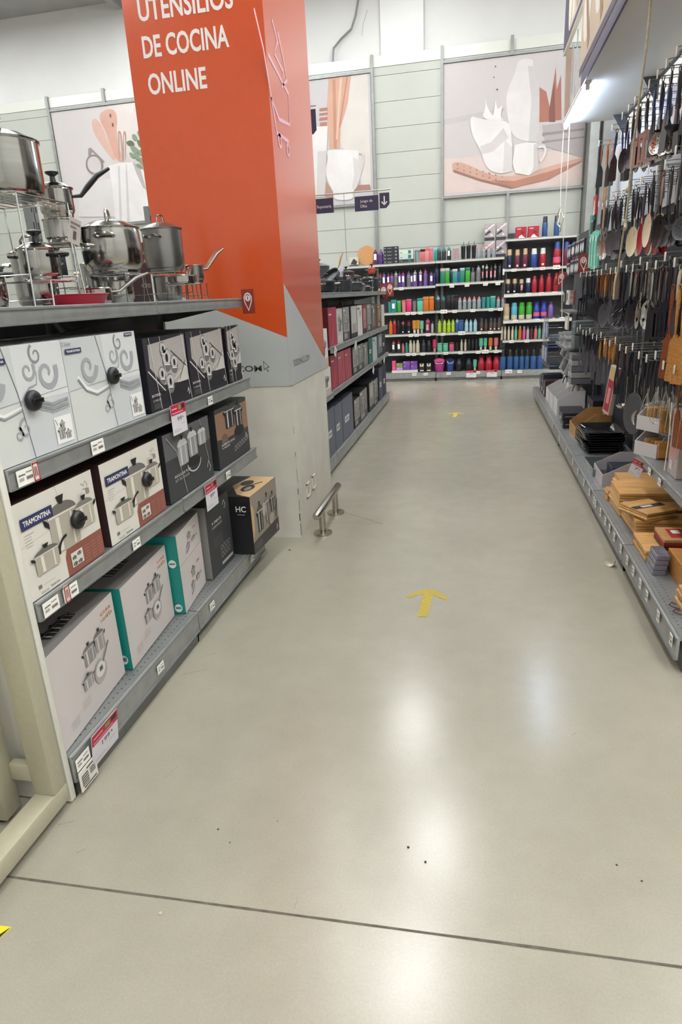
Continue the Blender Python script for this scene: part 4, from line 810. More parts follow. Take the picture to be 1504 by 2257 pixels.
carton('wall_plaque', 'small dark cookware sign with a gold pan picture behind the brushed stockpot', .26, .30, .05, mat('#2c2d33', .5), (-1.70, 3.25, DZ), RL, af=Art().rect(.0, .16, .12, .29, '#8d8a80', 1).ell(.06, .22, .045, .05, '#b89a63', 2).text('NUEVA', .14, .24, .1, .02, '#b9b7b2', 1).text('OLLA', .14, .2, .08, .02, '#b9b7b2', 1).text('ACERO', .14, .08, .1, .02, '#b9b7b2', 1), cat='sign')
carton('display_card', 'dark product card with a white pictogram behind the small pot at the left', .30, .09, .004, mat('#24252c', .5), (-1.68, 2.45, 1.64), RL, af=Art().line([(.03, .02), (.06, .07), (.09, .02), (.12, .06)], .008, '#c9c7c2', 1), cat='sign')
mb = MB(); mb.box(-.11, .11, -.002, 0, 0, .12, mat('#ada7a0', .7)); mb.art(Art().rect(-.09, .09, .09, .1, '#7a6a6a', 1).rect(-.09, .07, .02, .08, '#7a6a6a', 1).rect(-.03, .02, .03, .06, '#57494c', 1), lambda u, v, o: (u, -.002-o, v))
tag(mb.build('hang_tag', loc=(-1.385, 2.205, 1.72), rot=(.15, .2, RL), smooth=False), 'grey paper tag hanging from the tall wire stand', 'tag').scale = (.3, 1, .7)

# pots of the far deck
DZ2 = 1.531; DP = 'pots on the deck behind the column'
PG = mat('#2e3034', .45); PB = mat('#1c1d20', .35)
cookpot('dark red lidded pot topmost behind the column', (-1.56, 5.75, 1.75), .075, .13, mat('#6a1420', .35), group=DP)
wire_stand('black wire stand lifting the dark red pot behind the column', -1.56, 5.75, .13, .13, DZ2, 1.747)
cookpot('wide black casserole at the near edge behind the column', (-1.40, 5.62, DZ2), .11, .09, PB, lid=True, glass=True, handles='loop', group=DP)
cookpot('black roasting pot with white handle marks on the deck behind the column', (-1.40, 6.12, DZ2), .135, .10, PB, lid=False, handles='loop', hcol=mat('#c9c5bc', .4), group=DP)
wire_stand('black wire stand behind the roasting pot', -1.56, 6.12, .14, .14, DZ2, 1.66)
cookpot('tall black pot with a tan wooden lid rim behind the column', (-1.56, 6.12, 1.664), .07, .15, PB, lid=True, hcol=mat('#b5703a', .5), group=DP)
cookpot('dark grey stockpot at the back of the far deck', (-1.62, 7.0, DZ2), .11, .27, mat('#3c3e42', .4), glass=True, group=DP)
t = cookpot('black skillet tilted on edge with a steel rim and tan handle', (-1.42, 6.62, 1.64), .13, .05, PB, lid=False, handles='long', hcol=mat('#b5804a', .5), tilt=(.2, -.75, .5), nm='skillet', group=DP, cat='pan')
wire_stand('small wire stand under the tilted skillet', -1.46, 6.62, .1, .1, DZ2, 1.585)
cookpot('dark pot leaning under the tilted skillet', (-1.40, 6.62, DZ2), .07, .05, PB, lid=False, handles='none', group=DP)
cookpot('square-sided dark grey pan at the middle of the far deck', (-1.37, 7.55, DZ2), .11, .085, PG, lid=False, handles='loop', hcol=PB, group=DP)
cookpot('small dark grey pot standing behind the square-sided pan', (-1.50, 7.35, DZ2), .06, .15, PG, lid=False, handles='long', rotz=2, group=DP)
cookpot('steel lidded casserole on the far part of the deck', (-1.42, 8.22, DZ2), .08, .09, STEELD, knob='black', group=DP)
cookpot('black casserole with glass lid at the far part of the deck', (-1.38, 8.52, DZ2), .065, .06, PB, glass=True, group=DP)
cookpot('tall black pot with white top at the far end of the deck', (-1.40, 9.22, DZ2), .085, .16, PB, lid=True, group=DP)
cookpot('small red and white lidded pot stacked at the far end of the deck', (-1.40, 9.22, DZ2+.235), .05, .06, mat('#a8412e', .4), lid=True, knob='black', handles='loop', group=DP)
mb = MB(); mb.box(-.05, .05, -.03, .03, 0, .10, mat('#c4c4cc', .6), .004); mb.box(-.045, .045, -.031, -.028, .02, .06, mat('#8a8a94', .6)); o = tag(mb.build('cooking_mitt', loc=(-1.48, 7.38, 1.70), rot=(.1, 0, RL)), 'folded pale grey cooking mitt hanging over the small dark grey pot', 'mitt')
mb = MB(); mb.prism([(-.09, 0), (.09, 0), (.11, .1), (.08, .17), (-.03, .19), (-.08, .15)], 'x', 0, .05, mat('#3b2a32', .8)); mb.art(Art().rect(-.02, .03, .02, .15, '#b9b2a8'), lambda u, v, o: (.05+o, u, v)); tag(mb.build('oven_cloth', loc=(-1.50, 7.95, DZ2)), 'dark maroon kitchen cloth bundle with a pale band on the far deck', 'cloth')
cookpot('tan wooden-rimmed bowl on top of the pots behind the column', (-1.52, 6.40, 1.75), .05, .035, mat('#a86a3a', .5), lid=False, handles='none', nm='bowl', group=DP, cat='bowl')
wire_stand('thin wire stand under the tan bowl', -1.52, 6.40, .08, .08, DZ2, 1.747)
carton('cookware_box', 'white product carton with a brown photo, on top of the deck beside the wall', .16, .19, .1, mat('#c9c2b4', .5), (-1.36, 8.92, DZ2), RL, af=Art().rect(.02, .03, .14, .09, '#c19a63', 1).rect(.03, .12, .13, .16, '#6b655c', 1), group='cartons in the bays behind the column')

for q, (x, y, z, r, h, c, lid, hd, lab) in enumerate((
    (-1.60, 5.40, DZ2, .12, .25, '#26272b', True, 'loop', 'tall black stockpot nearest behind the orange column'),
    (-1.42, 6.42, DZ2, .085, .11, '#1b1c1f', True, 'loop', 'small black casserole with knob beside the tilted skillet'),
    (-1.40, 7.12, DZ2, .10, .12, '#2b2c30', False, 'loop', 'charcoal saucepan between the skillet and the square-sided pan'),
    (-1.62, 7.70, DZ2, .10, .20, '#1b1c1f', True, 'loop', 'black lidded stockpot behind the square-sided pan'),
    (-1.40, 7.90, DZ2, .08, .10, '#1b1c1f', True, 'long', 'black saucepan with knob past the square-sided pan'),
    (-1.60, 8.40, DZ2, .10, .24, '#2a2324', True, 'loop', 'dark brown stockpot at the back of the far deck'),
    (-1.40, 8.80-.02, DZ2, .07, .16, '#1e1f23', True, 'loop', 'slim tall black pot near the far end of the deck'),
    (-1.62, 9.0, DZ2, .10, .20, '#3a2a2a', True, 'loop', 'dark reddish stockpot at the far end of the deck, at the back'))):
    cookpot(lab, (x, y, z), r, h, mat(c, .35), lid=lid, handles=hd, rotz=.4*q, group=DP)
cookpot('black milk pan stacked on the tall black stockpot nearest the column', (-1.60, 5.40, DZ2+.33), .09, .08, mat('#232428', .35), handles='long', rotz=.2, group=DP, lid=False)
# ------------------------------------------------------------------ hanging aisle signs and swing tags
NAVY = mat('#2c2d47', .5)
def aisle_sign(x0, x1, z0, z1, y, lab, art, cutc=True):
    mb = MB(); w, h = x1-x0, z1-z0; c = .03
    mb.prism([(0, h), (w, h), (w, c), (w-c, 0), (0, 0)] if cutc else [(0, 0), (w, 0), (w, h), (0, h)], 'y', 0, .004, NAVY)
    mb.art(art, lambda u, v, o: (u, -o, v)); return tag(mb.build('hanging_sign', loc=(x0, y, z0), smooth=False), lab, 'sign', 'hanging aisle signs')
def arr(a, x, y, h, c='#dcdad8'): a.line([(x, y+h), (x, y)], h*.14, c, 2); a.line([(x-h*.32, y+h*.38), (x, y), (x+h*.32, y+h*.38)], h*.14, c, 2); return a
def bar(x0, x1, y, z, lab, hang):
    t = thing('sign_hanger', lab, 'hanger', (x0, y, z)); mb = MB(); mb.tube([(0, 0, 0), (x1-x0, 0, 0)], .006, mat('#b5b3aa', .4, .3), 8); mb.build('bar', t)
    for hx, zz in hang: mb = MB(); mb.tube([(hx-x0, 0, 0), (hx-x0, 0, zz-z)], .0025, mat('#8a8a86', .5, .3), 6); mb.build('wire', t)
aisle_sign(-1.56, -1.385, 2.845, 3.035, 6.2, 'navy square hanging sign with a white down arrow beside the column', arr(Art(), .0875, .05, .10))
bar(-1.66, -1.38, 6.2, 3.06, 'pale bar carrying the square arrow sign beside the column', [(-1.5, 4.9)])
aisle_sign(-1.62, -1.475, 2.2, 2.335, 6.2, 'navy hanging sign half hidden by the column with a white arrow', arr(Art(), .09, .03, .08), False)
aisle_sign(-1.468, -1.268, 2.212, 2.333, 6.2, 'navy hanging sign reading Repostería', Art().text('Repostería', .05, .035, .13, .032, '#cfcdc8', 1), False)
aisle_sign(-1.075, -.862, 2.205, 2.325, 6.2, 'navy hanging sign reading Juego de Ollas', Art().text('Juego de', .05, .063, .11, .028, '#cfcdc8', 1).text('Ollas', .05, .028, .06, .024, '#cfcdc8', 1), False)
aisle_sign(-.852, -.765, 2.215, 2.338, 6.2, 'small navy hanging sign with a white down arrow beside the Juego de Ollas sign', arr(Art(), .042, .025, .072))
bar(-1.62, -.755, 6.2, 2.362, 'long pale bar carrying the Repostería and Juego de Ollas signs', [(-1.17, 1.8)])
def swing_tag(loc, rot, lab, s=1.0):
    a = Art(); a.poly([(.035, .012), (.014, .06), (.012, .085), (.022, .103), (.035, .108), (.048, .103), (.058, .085), (.056, .06)], '#dcd3cf', 1); a.poly([(.035, .022), (.019, .062), (.018, .083), (.026, .097), (.035, .101), (.044, .097), (.052, .083), (.051, .062)], '#7a2a22', 2); a.ell(.035, .079, .014, .016, '#dcd3cf', 3); a.text('1', .0325, .069, .005, .02, '#7a2a22', 4)
    mb = MB(); mb.box(0, .07, 0, .003, 0, .125, mat('#84291c', .5)); mb.art(a, lambda u, v, o: (u, -o, v))
    mb.box(.0, .012, .003, .02, .03, .10, mat('#c9c6c0', .3, 0))
    o = tag(mb.build('aisle_marker', loc=loc, rot=rot, smooth=False), lab, 'sign', 'red aisle marker tags'); o.scale = (s, s, s); return o
swing_tag((-1.238, 3.47, 1.435), (0, 0, .0), 'red aisle marker tag with white pin at the end of the near left deck', 1.0)
swing_tag((-1.33, 9.45, 1.43), (0, 0, 0), 'red aisle marker tag at the far end of the left row, left of two', 1.5)
swing_tag((-1.2449, 9.47, 1.46), (0, 0, .1), 'red aisle marker tag at the far end of the left row, right of two', 1.5)
swing_tag((1.02, 7.4, 1.60), (0, -.08, -.1), 'red aisle marker tag on the right row in front of the mint packets', 1.4)
swing_tag((.915, 8.6, 1.50), (.1, .35, -.3), 'tilted red aisle marker tag on the right row before the thermoses', 1.35)

# ------------------------------------------------------------------ price labels
def price_mesh(w, h, seed):
    rnd = random.Random(seed); a = Art()
    a.rect(w*.08, h*.62, w*.45, h*.72, '#6b6965', 1); a.rect(w*.08, h*.3, w*.35, h*.5, '#a8a6a0', 1); a.rect(w*.5, h*.3, w*.88, h*.5, '#77746f', 1); a.rect(w*.5, h*.72, w*.85, h*.8, '#8b8984', 1)
    mb = MB(); mb.box(0, w, -.0012, 0, 0, h, mat('#eeece4', .5)); mb.art(a, lambda u, v, o: (u, -.0012-o, v)); return mb.mesh('price_label', False)
PM = {k: price_mesh(*k) for k in ((.075, .045, 1), (.11, .06, 2), (.055, .038, 3), (.09, .07, 4), (.04, .05, 5))}
def price(k, loc, rot, lab, group='price labels'):
    o = bpy.data.objects.new('price_label', PM[k]); C.objects.link(o); o.location = loc; o.rotation_euler = rot; return tag(o, lab, 'label', group)
K1_, K2_, K3_, K4_, K5_ = list(PM)
for nm, z, lst in (('top', 1.042, [(1.50, K1_), (1.87, K1_), (2.86, K3_)]), ('second', .642, [(1.49, K1_), (1.59, K1_), (2.02, K3_), (2.98, K3_)]), ('bottom', .09, [(1.485, K1_), (2.05, K3_), (2.60, K3_), (3.2, K3_)])):
    for q, (y, k) in enumerate(lst): price(k, (LX+.0105, y, z), (0, 0, RL), 'white price label on the %s lip, near left shelves, %s from near end' % (nm, nth(q)))
# red framed mini tag beside labels
for y, z, lab in ((1.565, 1.040, 'small red-framed tag between the price labels on the top near left lip'), (1.592, .640, 'small red-framed tag between the price labels on the second near left lip')):
    mb = MB(); mb.box(0, .026, -.002, 0, 0, .055, mat('#d8d2cc', .5)); a = Art()
    for r in ((0, 0, .026, .005), (0, .05, .026, .055), (0, 0, .004, .055), (.022, 0, .026, .055)): a.rect(*r, '#b3403f', 1)
    a.line([(.009, .015), (.009, .042), (.015, .042), (.017, .015)], .003, '#77292b', 1); mb.art(a, lambda u, v, o: (u, -.002-o, v)); tag(mb.build('price_tag', loc=(LX+.0125, y, z), rot=(0, 0, RL), smooth=False), lab, 'label')
def promo(loc, w, h, rot, lab, num='199'):
    a = Art(); a.rect(0, h*.66, w, h, '#b3203f', 1); a.rect(w*.5, h*.8, w*.68, h*.95, '#7a8a4a', 2); a.rect(w*.74, h*.8, w*.94, h*.95, '#2b1a20', 2); a.rect(w*.06, h*.84, w*.4, h*.88, '#e6a7b4', 2); a.rect(w*.05, h*.71, w*.8, h*.74, '#e6a7b4', 2)
    a.text(num, w*.36, h*.42, w*.3, h*.15, '#47444c', 1); a.rect(w*.08, h*.16, w*.45, h*.18, '#b0adb2', 1); a.rect(w*.08, h*.1, w*.6, h*.12, '#b0adb2', 1); a.rect(w*.6, h*.3, w*.9, h*.32, '#b0adb2', 1); a.ell(w*.74, h*.52, w*.03, h*.03, '#47444c', 1)
    mb = MB(); mb.box(0, w, -.002, 0, 0, h, mat('#d3d0d4', .5)); mb.art(a, lambda u, v, o: (u, -.002-o, v)); tag(mb.build('promo_tag', loc=loc, rot=rot, smooth=False), lab, 'tag', 'red and white promotional price tags')
promo((LX+.012, 1.56, .045), .16, .125, (.12, 0, RL), 'large red and white promotional tag reading 199 at the near bottom left corner')
promo((LX+.012, 2.46, .98), .14, .125, (0, 0, RL), 'red and white promotional tag on the top lip of the left shelves', '99')
promo((LX+.012, 2.70, .565), .14, .125, (0, 0, RL), 'red and white promotional tag on the second lip of the left shelves', '99')
promo((.90, 3.98, .415), .075, .105, (.1, .35, RR_+.9), 'magenta and white promotional tag at the end of the short right shelf', '7')
promo((-.16, 11.585, -.0+.045), .17, .12, (0, 0, 0), 'red-topped promotional tag on the base of the bottle wall, left of two', '99')
promo((.19, 11.585, .045), .17, .12, (0, 0, 0), 'red-topped promotional tag on the base of the bottle wall, right of two', '99')
a = Art(); a.rect(.01, .015, .045, .055, '#55534f', 1)
for q in range(4): a.rect(.012, .02+.009*q, .043, .023+.009*q, '#d9d6cc', 2)
a.rect(.055, .03, .085, .055, '#8b8984', 1); a.rect(.015, .006, .085, .011, '#3b3936', 1); a.rect(.04, .062, .08, .067, '#3b3936', 1)
mb = MB(); mb.box(0, .095, -.003, 0, 0, .074, mat('#dcd9cf', .5)); mb.art(a, lambda u, v, o: (u, -.003-o, v)); tag(mb.build('info_label', loc=(LX+.012, 1.483, .012), rot=(0, 0, RL), smooth=False), 'white information label in a clear holder at the near bottom left corner', 'label')
for q, (y, z) in enumerate(((6.75, 1.0), (7.9, .61), (5.72, 1.025), (8.9, .63))): price(K4_, (LX+.012, y, z), (.1, .5, RL), 'white price label on a lip behind the column, %s of the loose ones' % nth(q))
q = 0
for z, xs_ in ((1.548, (-1.3, -.45, -.2, .1, .3)), (1.138, (-1.2, -1.1, -.98, -.6, -.4, -.1, .2, .35)), (.772, (-1.15, -1.05, -.85, -.6, -.3, 0, .2)), (.45, (-1.2, -1.1, -.95, -.55, -.3, 0, .1, .3)), (.105, (-1.1, -.9, -.5, .0)), (1.742, (.55, .8, 1.0, 1.2)), (1.352, (.6, .8, 1.0, 1.2)), (.937, (.6, .95)), (.607, (.55, .8)), (.105, (.5, .7))):
    for x in xs_: q += 1; price(K2_ if q % 9 == 0 else K1_, (x, WY-.0105, z-.005), (0, 0, 0), 'white price label on the %s lip, %s, %s from the left' % ({1.548: 'second', 1.138: 'third', .772: 'fourth', .45: 'fifth', .105: 'base', 1.742: 'second', 1.352: 'third', .937: 'fourth', .607: 'fifth'}[z], 'right wall bay' if xs_[0] > .4 else 'left wall bays', nth(xs_.index(x))), 'price labels of the bottle wall')
for q, y in enumerate((2.52, 2.72, 2.92, 3.05, 3.2, 3.34, 3.5, 3.68, 3.82, 3.95, 4.12, 4.3, 4.36, 4.55, 4.8, 5.1, 5.4, 5.8, 6.3, 6.9)):
    price(K5_, (RX-.012, y, .098), (0, 0, RR_), 'white price label on the base lip of the right row, %s from the near end' % nth(q), 'price labels of the right row')
for q, y in enumerate((3.55, 3.76)): price(K3_, (.957, y, .47), (0, 0, RR_), 'white price label on the short right shelf, %s' % ['nearer one', 'farther one'][q], 'price labels of the right row')

# ------------------------------------------------------------------ bottles and jugs of the back wall
COL = dict(purple='#5b3a86', violet='#7b5aa8', plum='#6a2f6e', magenta='#c2328a', pink='#e0568a', hotpink='#e8306e', rose='#e28a93', salmon='#d9706a', red='#b5172c', maroon='#6e2440', orange='#e0701c', amber='#e0932f', lime='#b6d92e', green='#3fae2a', mint='#5fc7a0', emerald='#1f8a6a', teal='#2b9a95', aqua='#7fd0d6', cyan='#4fb6cf', sky='#a5d3e0', blue='#24479a', royal='#2238a8', denim='#2c5a94', navy='#1f2550', black='#19191c', charcoal='#35363b', grey='#77797d', silver='#b5b6b8', white='#dddad4', cream='#d8ccb0', tan='#c9a67a', brown='#5a4238', clear='#9aa3a8')
def cm(c, r=.35):      # plastics are a little duller than the pure hue
    v = [int(COL[c][i:i+2], 16) for i in (1, 3, 5)]; g = sum(v)/3
    return mat('#'+''.join('%02x' % int((g+(x-g)*.9)*.9) for x in v), r)
BT = {}
def bottle(kind, body, cap, H, Wd, ex=None):
    key = (kind, body, cap, H, Wd, ex)
    if key in BT: return BT[key], False
    r = Wd/2; t = bpy.data.objects.new({'mug': 'travel_mug', 'thermos': 'thermos_flask', 'jug': 'water_jug', 'tumbler': 'tumbler', 'cooler': 'cooler_jug'}.get(kind, 'water_bottle'), None); t.empty_display_size = .03; C.objects.link(t)
    B = cm(body); K = cm(cap); mb = MB(); n = 14
    if kind == 'sport':
        mb.lathe([(0, 0), (r*.9, 0), (r, H*.03), (r, H*.3), (r*.9, H*.42), (r, H*.55), (r, H*.68), (r*.7, H*.76), (0, H*.76)], B, n=n); mb.build('body', t)
        mb = MB(); mb.lathe([(r*.72, H*.75), (r*.75, H*.85), (r*.6, H*.88), (r*.28, H*.9), (r*.25, H), (0, H)], K, n=n); mb.build('cap', t)
    elif kind == 'slim':
        mb.lathe([(0, 0), (r*.92, 0), (r, H*.03), (r, H*.66), (r*.62, H*.82), (0, H*.82)], B, n=n); mb.build('body', t)
        mb = MB(); mb.lathe([(r*.62, H*.82), (r*.6, H*.98), (r*.5, H), (0, H)], K, n=n); mb.build('cap', t)
    elif kind == 'thermos':
        mb.lathe([(0, 0), (r*.95, 0), (r, H*.02), (r, H*.64), (r*.86, H*.70), (0, H*.70)], B, n=n); mb.build('body', t)
        mb = MB(); mb.lathe([(r*.9, H*.70), (r*.84, H*.73), (r*.76, H*.98), (r*.7, H), (0, H)], K, n=n); mb.build('cup_cap', t)
    elif kind == 'tumbler':
        mb.lathe([(0, 0), (r*.78, 0), (r, H*.88), (0, H*.88)], B, n=n, sy=.9); mb.build('body', t)
        mb = MB(); mb.lathe([(r*1.04, H*.87), (r*1.04, H*.95), (r*.8, H), (0, H)], K, n=n, sy=.9); mb.build('lid', t)
        if ex == 'straw': mb = MB(); mb.tube([(0, 0, H*.95), (r*.2, 0, H*1.28)], .004, K, 6); mb.build('straw', t)
    elif kind == 'square':
        mb.box(-r, r, -r*.7, r*.7, 0, H*.8, B, r*.2); mb.build('body', t)
        mb = MB(); mb.box(-r*1.02, r*1.02, -r*.72, r*.72, H*.8, H, K, r*.15); mb.build('cap', t)
    elif kind == 'mug':
        mb.lathe([(0, 0), (r*.55, 0), (r*.6, H*.3), (0, H*.3)], cm(cap), n=n); mb.build('base', t)
        mb = MB(); mb.lathe([(r*.6, H*.3), (r*.95, H*.36), (r, H*.9), (r*.9, H), (0, H)], B, n=n); mb.build('body', t)
    elif kind == 'band':
        mb.lathe([(0, 0), (r*.96, 0), (r, H*.02, cm('tan')), (r, H*.26, cm('cream')), (r, H*.28, B), (r, H*.72, B), (r*.88, H*.78, B), (0, H*.78)], B, n=n); mb.build('body', t)
        mb = MB(); mb.lathe([(r*.86, H*.78), (r*.84, H*.95), (r*.6, H), (0, H)], K, n=n); mb.build('cap', t)
    elif kind == 'jug':
        mb.lathe([(0, 0), (r*.92, 0), (r, H*.03), (r, H*.60), (r*.94, H*.62), (0, H*.62)], B, n=n); mb.build('body', t)
        mb = MB(); mb.lathe([(r*.93, H*.62), (r*.88, H*.68), (r*.7, H*.76), (r*.7, H*.9), (r*.5, H*.94), (0, H*.94)], K, n=n); mb.build('cap', t)
        mb = MB(); mb.tube([(-r*.6, 0, H*.86), (-r*.62, 0, H*.98), (0, 0, H*1.02), (r*.62, 0, H*.98), (r*.6, 0, H*.86)], .007, K, 6); mb.build('handle', t)
    elif kind == 'cooler':
        mb.lathe([(0, 0), (r*.72, 0), (r*.78, H*.05), (r, H*.75), (0, H*.75)], B, n=20); mb.build('body', t)
        mb = MB(); mb.lathe([(r*1.04, H*.75), (r*1.05, H*.86), (r*.8, H*.92), (r*.2, H), (0, H)], K, n=20); mb.build('lid', t)
        mb = MB(); mb.tube([(-r*.9, -r*.4, H*.82), (-r*.5, -r*.9, H*.6), (r*.5, -r*.9, H*.6), (r*.9, -r*.4, H*.82)], .006, cm('white'), 6); mb.build('handle', t)
    if ex == 'tag': mb = MB(); mb.box(-r*.5, r*.5, -r-.006, -r-.004, H*.32, H*.7, mat('#e6e4e6', .6)); mb.build('paper_tag', t)
    if ex == 'ptag': mb = MB(); mb.box(-r*.4, r*.4, -r-.006, -r-.004, H*.2, H*.6, mat('#d98c94', .6)); mb.box(-r*.4, r*.4, -r-.006, -r-.004, H*.2, H*.36, mat('#e6e4e6', .6)); mb.build('paper_tag', t)
    if ex == 'side': mb = MB(); mb.tube([(r*.8, 0, H*.6), (r*1.5, 0, H*.56), (r*1.5, 0, H*.22), (r*.8, 0, H*.18)], .006, K, 6); mb.build('handle', t)
    if ex == 'label': mb = MB(); mb.lathe([(r*1.01, H*.15), (r*1.01, H*.38)], mat('#c9567a', .5), n=n); mb.build('printed_band', t)
    if ex == 'logo': mb = MB(); mb.box(-r*.35, r*.35, -r-.003, -r+.004, H*.1, H*.2, mat('#d6d0c8', .6)); mb.build('printed_patch', t)
    BT[key] = t
    return t, True
KN = dict(sport='sports bottle', slim='slim steel bottle', thermos='thermos flask', tumbler='tumbler', square='square bottle', mug='travel mug', band='banded bottle', jug='water jug', cooler='drink cooler jug')
BAYN = {'L': 'left', 'M': 'middle', 'R': 'right'}
SH = {'L': [1.976, 1.592, 1.182, .816, .494, .151], 'M': [1.976, 1.614, 1.182, .81, .494, .151], 'R': [2.239, 1.782, 1.394, .979, .649, .151]}
SN = ['top', 'second', 'third', 'fourth', 'fifth', 'bottom']
def row(bay, lvl, conv, items):
    z = SH[bay][lvl]+.0005; n = 0
    for it in sorted(items, key=lambda q: q[0]):
        cx, kind, body, cap, H, Wd = it[:6]; ex = it[6] if len(it) > 6 else None
        n += 1
        t, new = bottle(kind, body, cap, H, Wd, ex)
        extra = {'tag': ' with a white paper tag', 'ptag': ' with a pink and white tag', 'straw': ' with a straw', 'side': ' with a side handle', 'label': ' with a printed band', 'logo': ' with a small printed patch'}.get(ex, '')
        lab = '%s %s%s, %s bottle-like item from left, %s shelf, %s wall bay' % (body, KN[kind], '' if cap == body else ', %s cap' % cap, nth(n-1), SN[lvl], BAYN[bay])
        yy = WY+.085+random.uniform(-.01, .012); loc = (conv(cx), yy, z); rot = (0, 0, random.uniform(-.15, .15))
        g = 'bottles on the %s shelf of the %s wall bay' % (SN[lvl], BAYN[bay])
        cat = {'thermos': 'thermos', 'jug': 'jug', 'cooler': 'jug', 'mug': 'mug', 'tumbler': 'tumbler'}.get(kind, 'bottle')
        if new: t.location = loc; t.rotation_euler = rot; tag(t, lab, cat, g)
        else: r = dup(t, loc, rot, lab, g); r['category'] = cat
cA = lambda c: (-1.608+(c-100)*.001492)*1.007
cB = lambda c: (-1.347+(c-200)*.001433)*1.007
cC = lambda c: (.494+(c-190)*.0012)*1.005
row('L', 0, cA, [(45, 'sport', 'plum', 'plum', .24, .09, 'tag'), (108, 'sport', 'purple', 'violet', .23, .085), (515, 'tumbler', 'clear', 'grey', .19, .085), (578, 'square', 'salmon', 'black', .20, .085), (628, 'square', 'rose', 'salmon', .215, .07), (672, 'square', 'salmon', 'rose', .215, .06)])
row('M', 0, cA, [(722, 'square', 'teal', 'aqua', .2, .06), (757, 'sport', 'charcoal', 'teal', .21, .07), (813, 'sport', 'charcoal', 'teal', .21, .07), (868, 'sport', 'charcoal', 'teal', .21, .07, 'tag'), (1023, 'tumbler', 'black', 'black', .21, .075, 'straw'), (1080, 'tumbler', 'black', 'black', .215, .075, 'straw'), (1138, 'tumbler', 'black', 'black', .21, .075, 'straw'), (1190, 'sport', 'clear', 'rose', .18, .065), (1245, 'sport', 'clear', 'rose', .18, .065), (1300, 'sport', 'clear', 'rose', .18, .065), (1352, 'sport', 'clear', 'rose', .18, .065)])
row('L', 1, cA, [(95, 'sport', 'charcoal', 'red', .25, .07), (135, 'sport', 'purple', 'violet', .25, .07, 'tag'), (185, 'sport', 'purple', 'plum', .25, .06, 'tag'), (225, 'sport', 'violet', 'maroon', .25, .07), (272, 'sport', 'grey', 'silver', .26, .075), (315, 'sport', 'purple', 'purple', .25, .06, 'tag'), (352, 'sport', 'violet', 'magenta', .25, .07, 'tag'), (418, 'sport', 'grey', 'violet', .25, .075), (455, 'sport', 'purple', 'navy', .24, .055, 'tag'), (490, 'sport', 'violet', 'silver', .26, .07, 'tag'), (550, 'sport', 'purple', 'silver', .26, .07, 'tag'), (605, 'sport', 'violet', 'magenta', .27, .07), (672, 'sport', 'purple', 'violet', .22, .07, 'tag'), (705, 'sport', 'navy', 'navy', .22, .045)])
row('M', 1, cA, [(735, 'square', 'navy', 'blue', .22, .05), (800, 'square', 'emerald', 'white', .24, .08), (850, 'square', 'green', 'white', .24, .07), (900, 'square', 'navy', 'teal', .21, .05), (935, 'square', 'teal', 'white', .22, .08), (978, 'square', 'denim', 'navy', .22, .05), (1015, 'square', 'emerald', 'sky', .23, .08), (1075, 'square', 'green', 'emerald', .23, .075), (1130, 'jug', 'grey', 'charcoal', .24, .075), (1190, 'sport', 'grey', 'silver', .25, .08), (1240, 'slim', 'black', 'white', .25, .055, 'ptag'), (1280, 'sport', 'black', 'white', .26, .06, 'ptag'), (1330, 'sport', 'black', 'black', .26, .065, 'ptag'), (1372, 'sport', 'black', 'grey', .26, .06, 'ptag'), (1420, 'jug', 'black', 'black', .25, .075), (1462, 'slim', 'black', 'black', .25, .06, 'tag')])
row('L', 2, cB, [(118, 'tumbler', 'teal', 'grey', .18, .07), (167, 'square', 'teal', 'teal', .21, .09, 'tag'), (226, 'square', 'green', 'mint', .19, .065), (287, 'tumbler', 'rose', 'orange', .2, .085), (348, 'square', 'hotpink', 'pink', .21, .085), (410, 'tumbler', 'grey', 'charcoal', .2, .08), (478, 'square', 'mint', 'teal', .215, .10), (550, 'square', 'orange', 'amber', .235, .095), (615, 'square', 'orange', 'amber', .235, .08)])
row('M', 2, cB, [(692, 'sport', 'charcoal', 'aqua', .24, .08), (756, 'sport', 'charcoal', 'teal', .23, .07), (812, 'square', 'black', 'charcoal', .235, .06), (858, 'square', 'black', 'charcoal', .235, .055), (900, 'square', 'black', 'black', .235, .055), (946, 'sport', 'clear', 'rose', .2, .065), (1001, 'sport', 'clear', 'rose', .2, .065), (1056, 'sport', 'clear', 'rose', .2, .065), (1111, 'sport', 'clear', 'rose', .2, .065), (1166, 'sport', 'clear', 'rose', .2, .065), (1220, 'tumbler', 'teal', 'emerald', .18, .065), (1270, 'tumbler', 'teal', 'emerald', .18, .065), (1325, 'square', 'teal', 'mint', .19, .08), (1387, 'sport', 'clear', 'salmon', .18, .06), (1441, 'sport', 'clear', 'salmon', .18, .06)])
row('L', 3, cB, [(122, 'sport', 'orange', 'orange', .25, .065), (168, 'sport', 'red', 'salmon', .25, .065), (215, 'slim', 'black', 'black', .23, .06), (270, 'sport', 'black', 'pink', .22, .065, 'logo'), (340, 'sport', 'black', 'red', .22, .08, 'logo'), (408, 'mug', 'amber', 'white', .22, .075), (452, 'mug', 'amber', 'white', .22, .07), (497, 'mug', 'mint', 'silver', .21, .07), (568, 'sport', 'maroon', 'pink', .24, .10, 'ptag'), (622, 'slim', 'silver', 'black', .19, .045)])
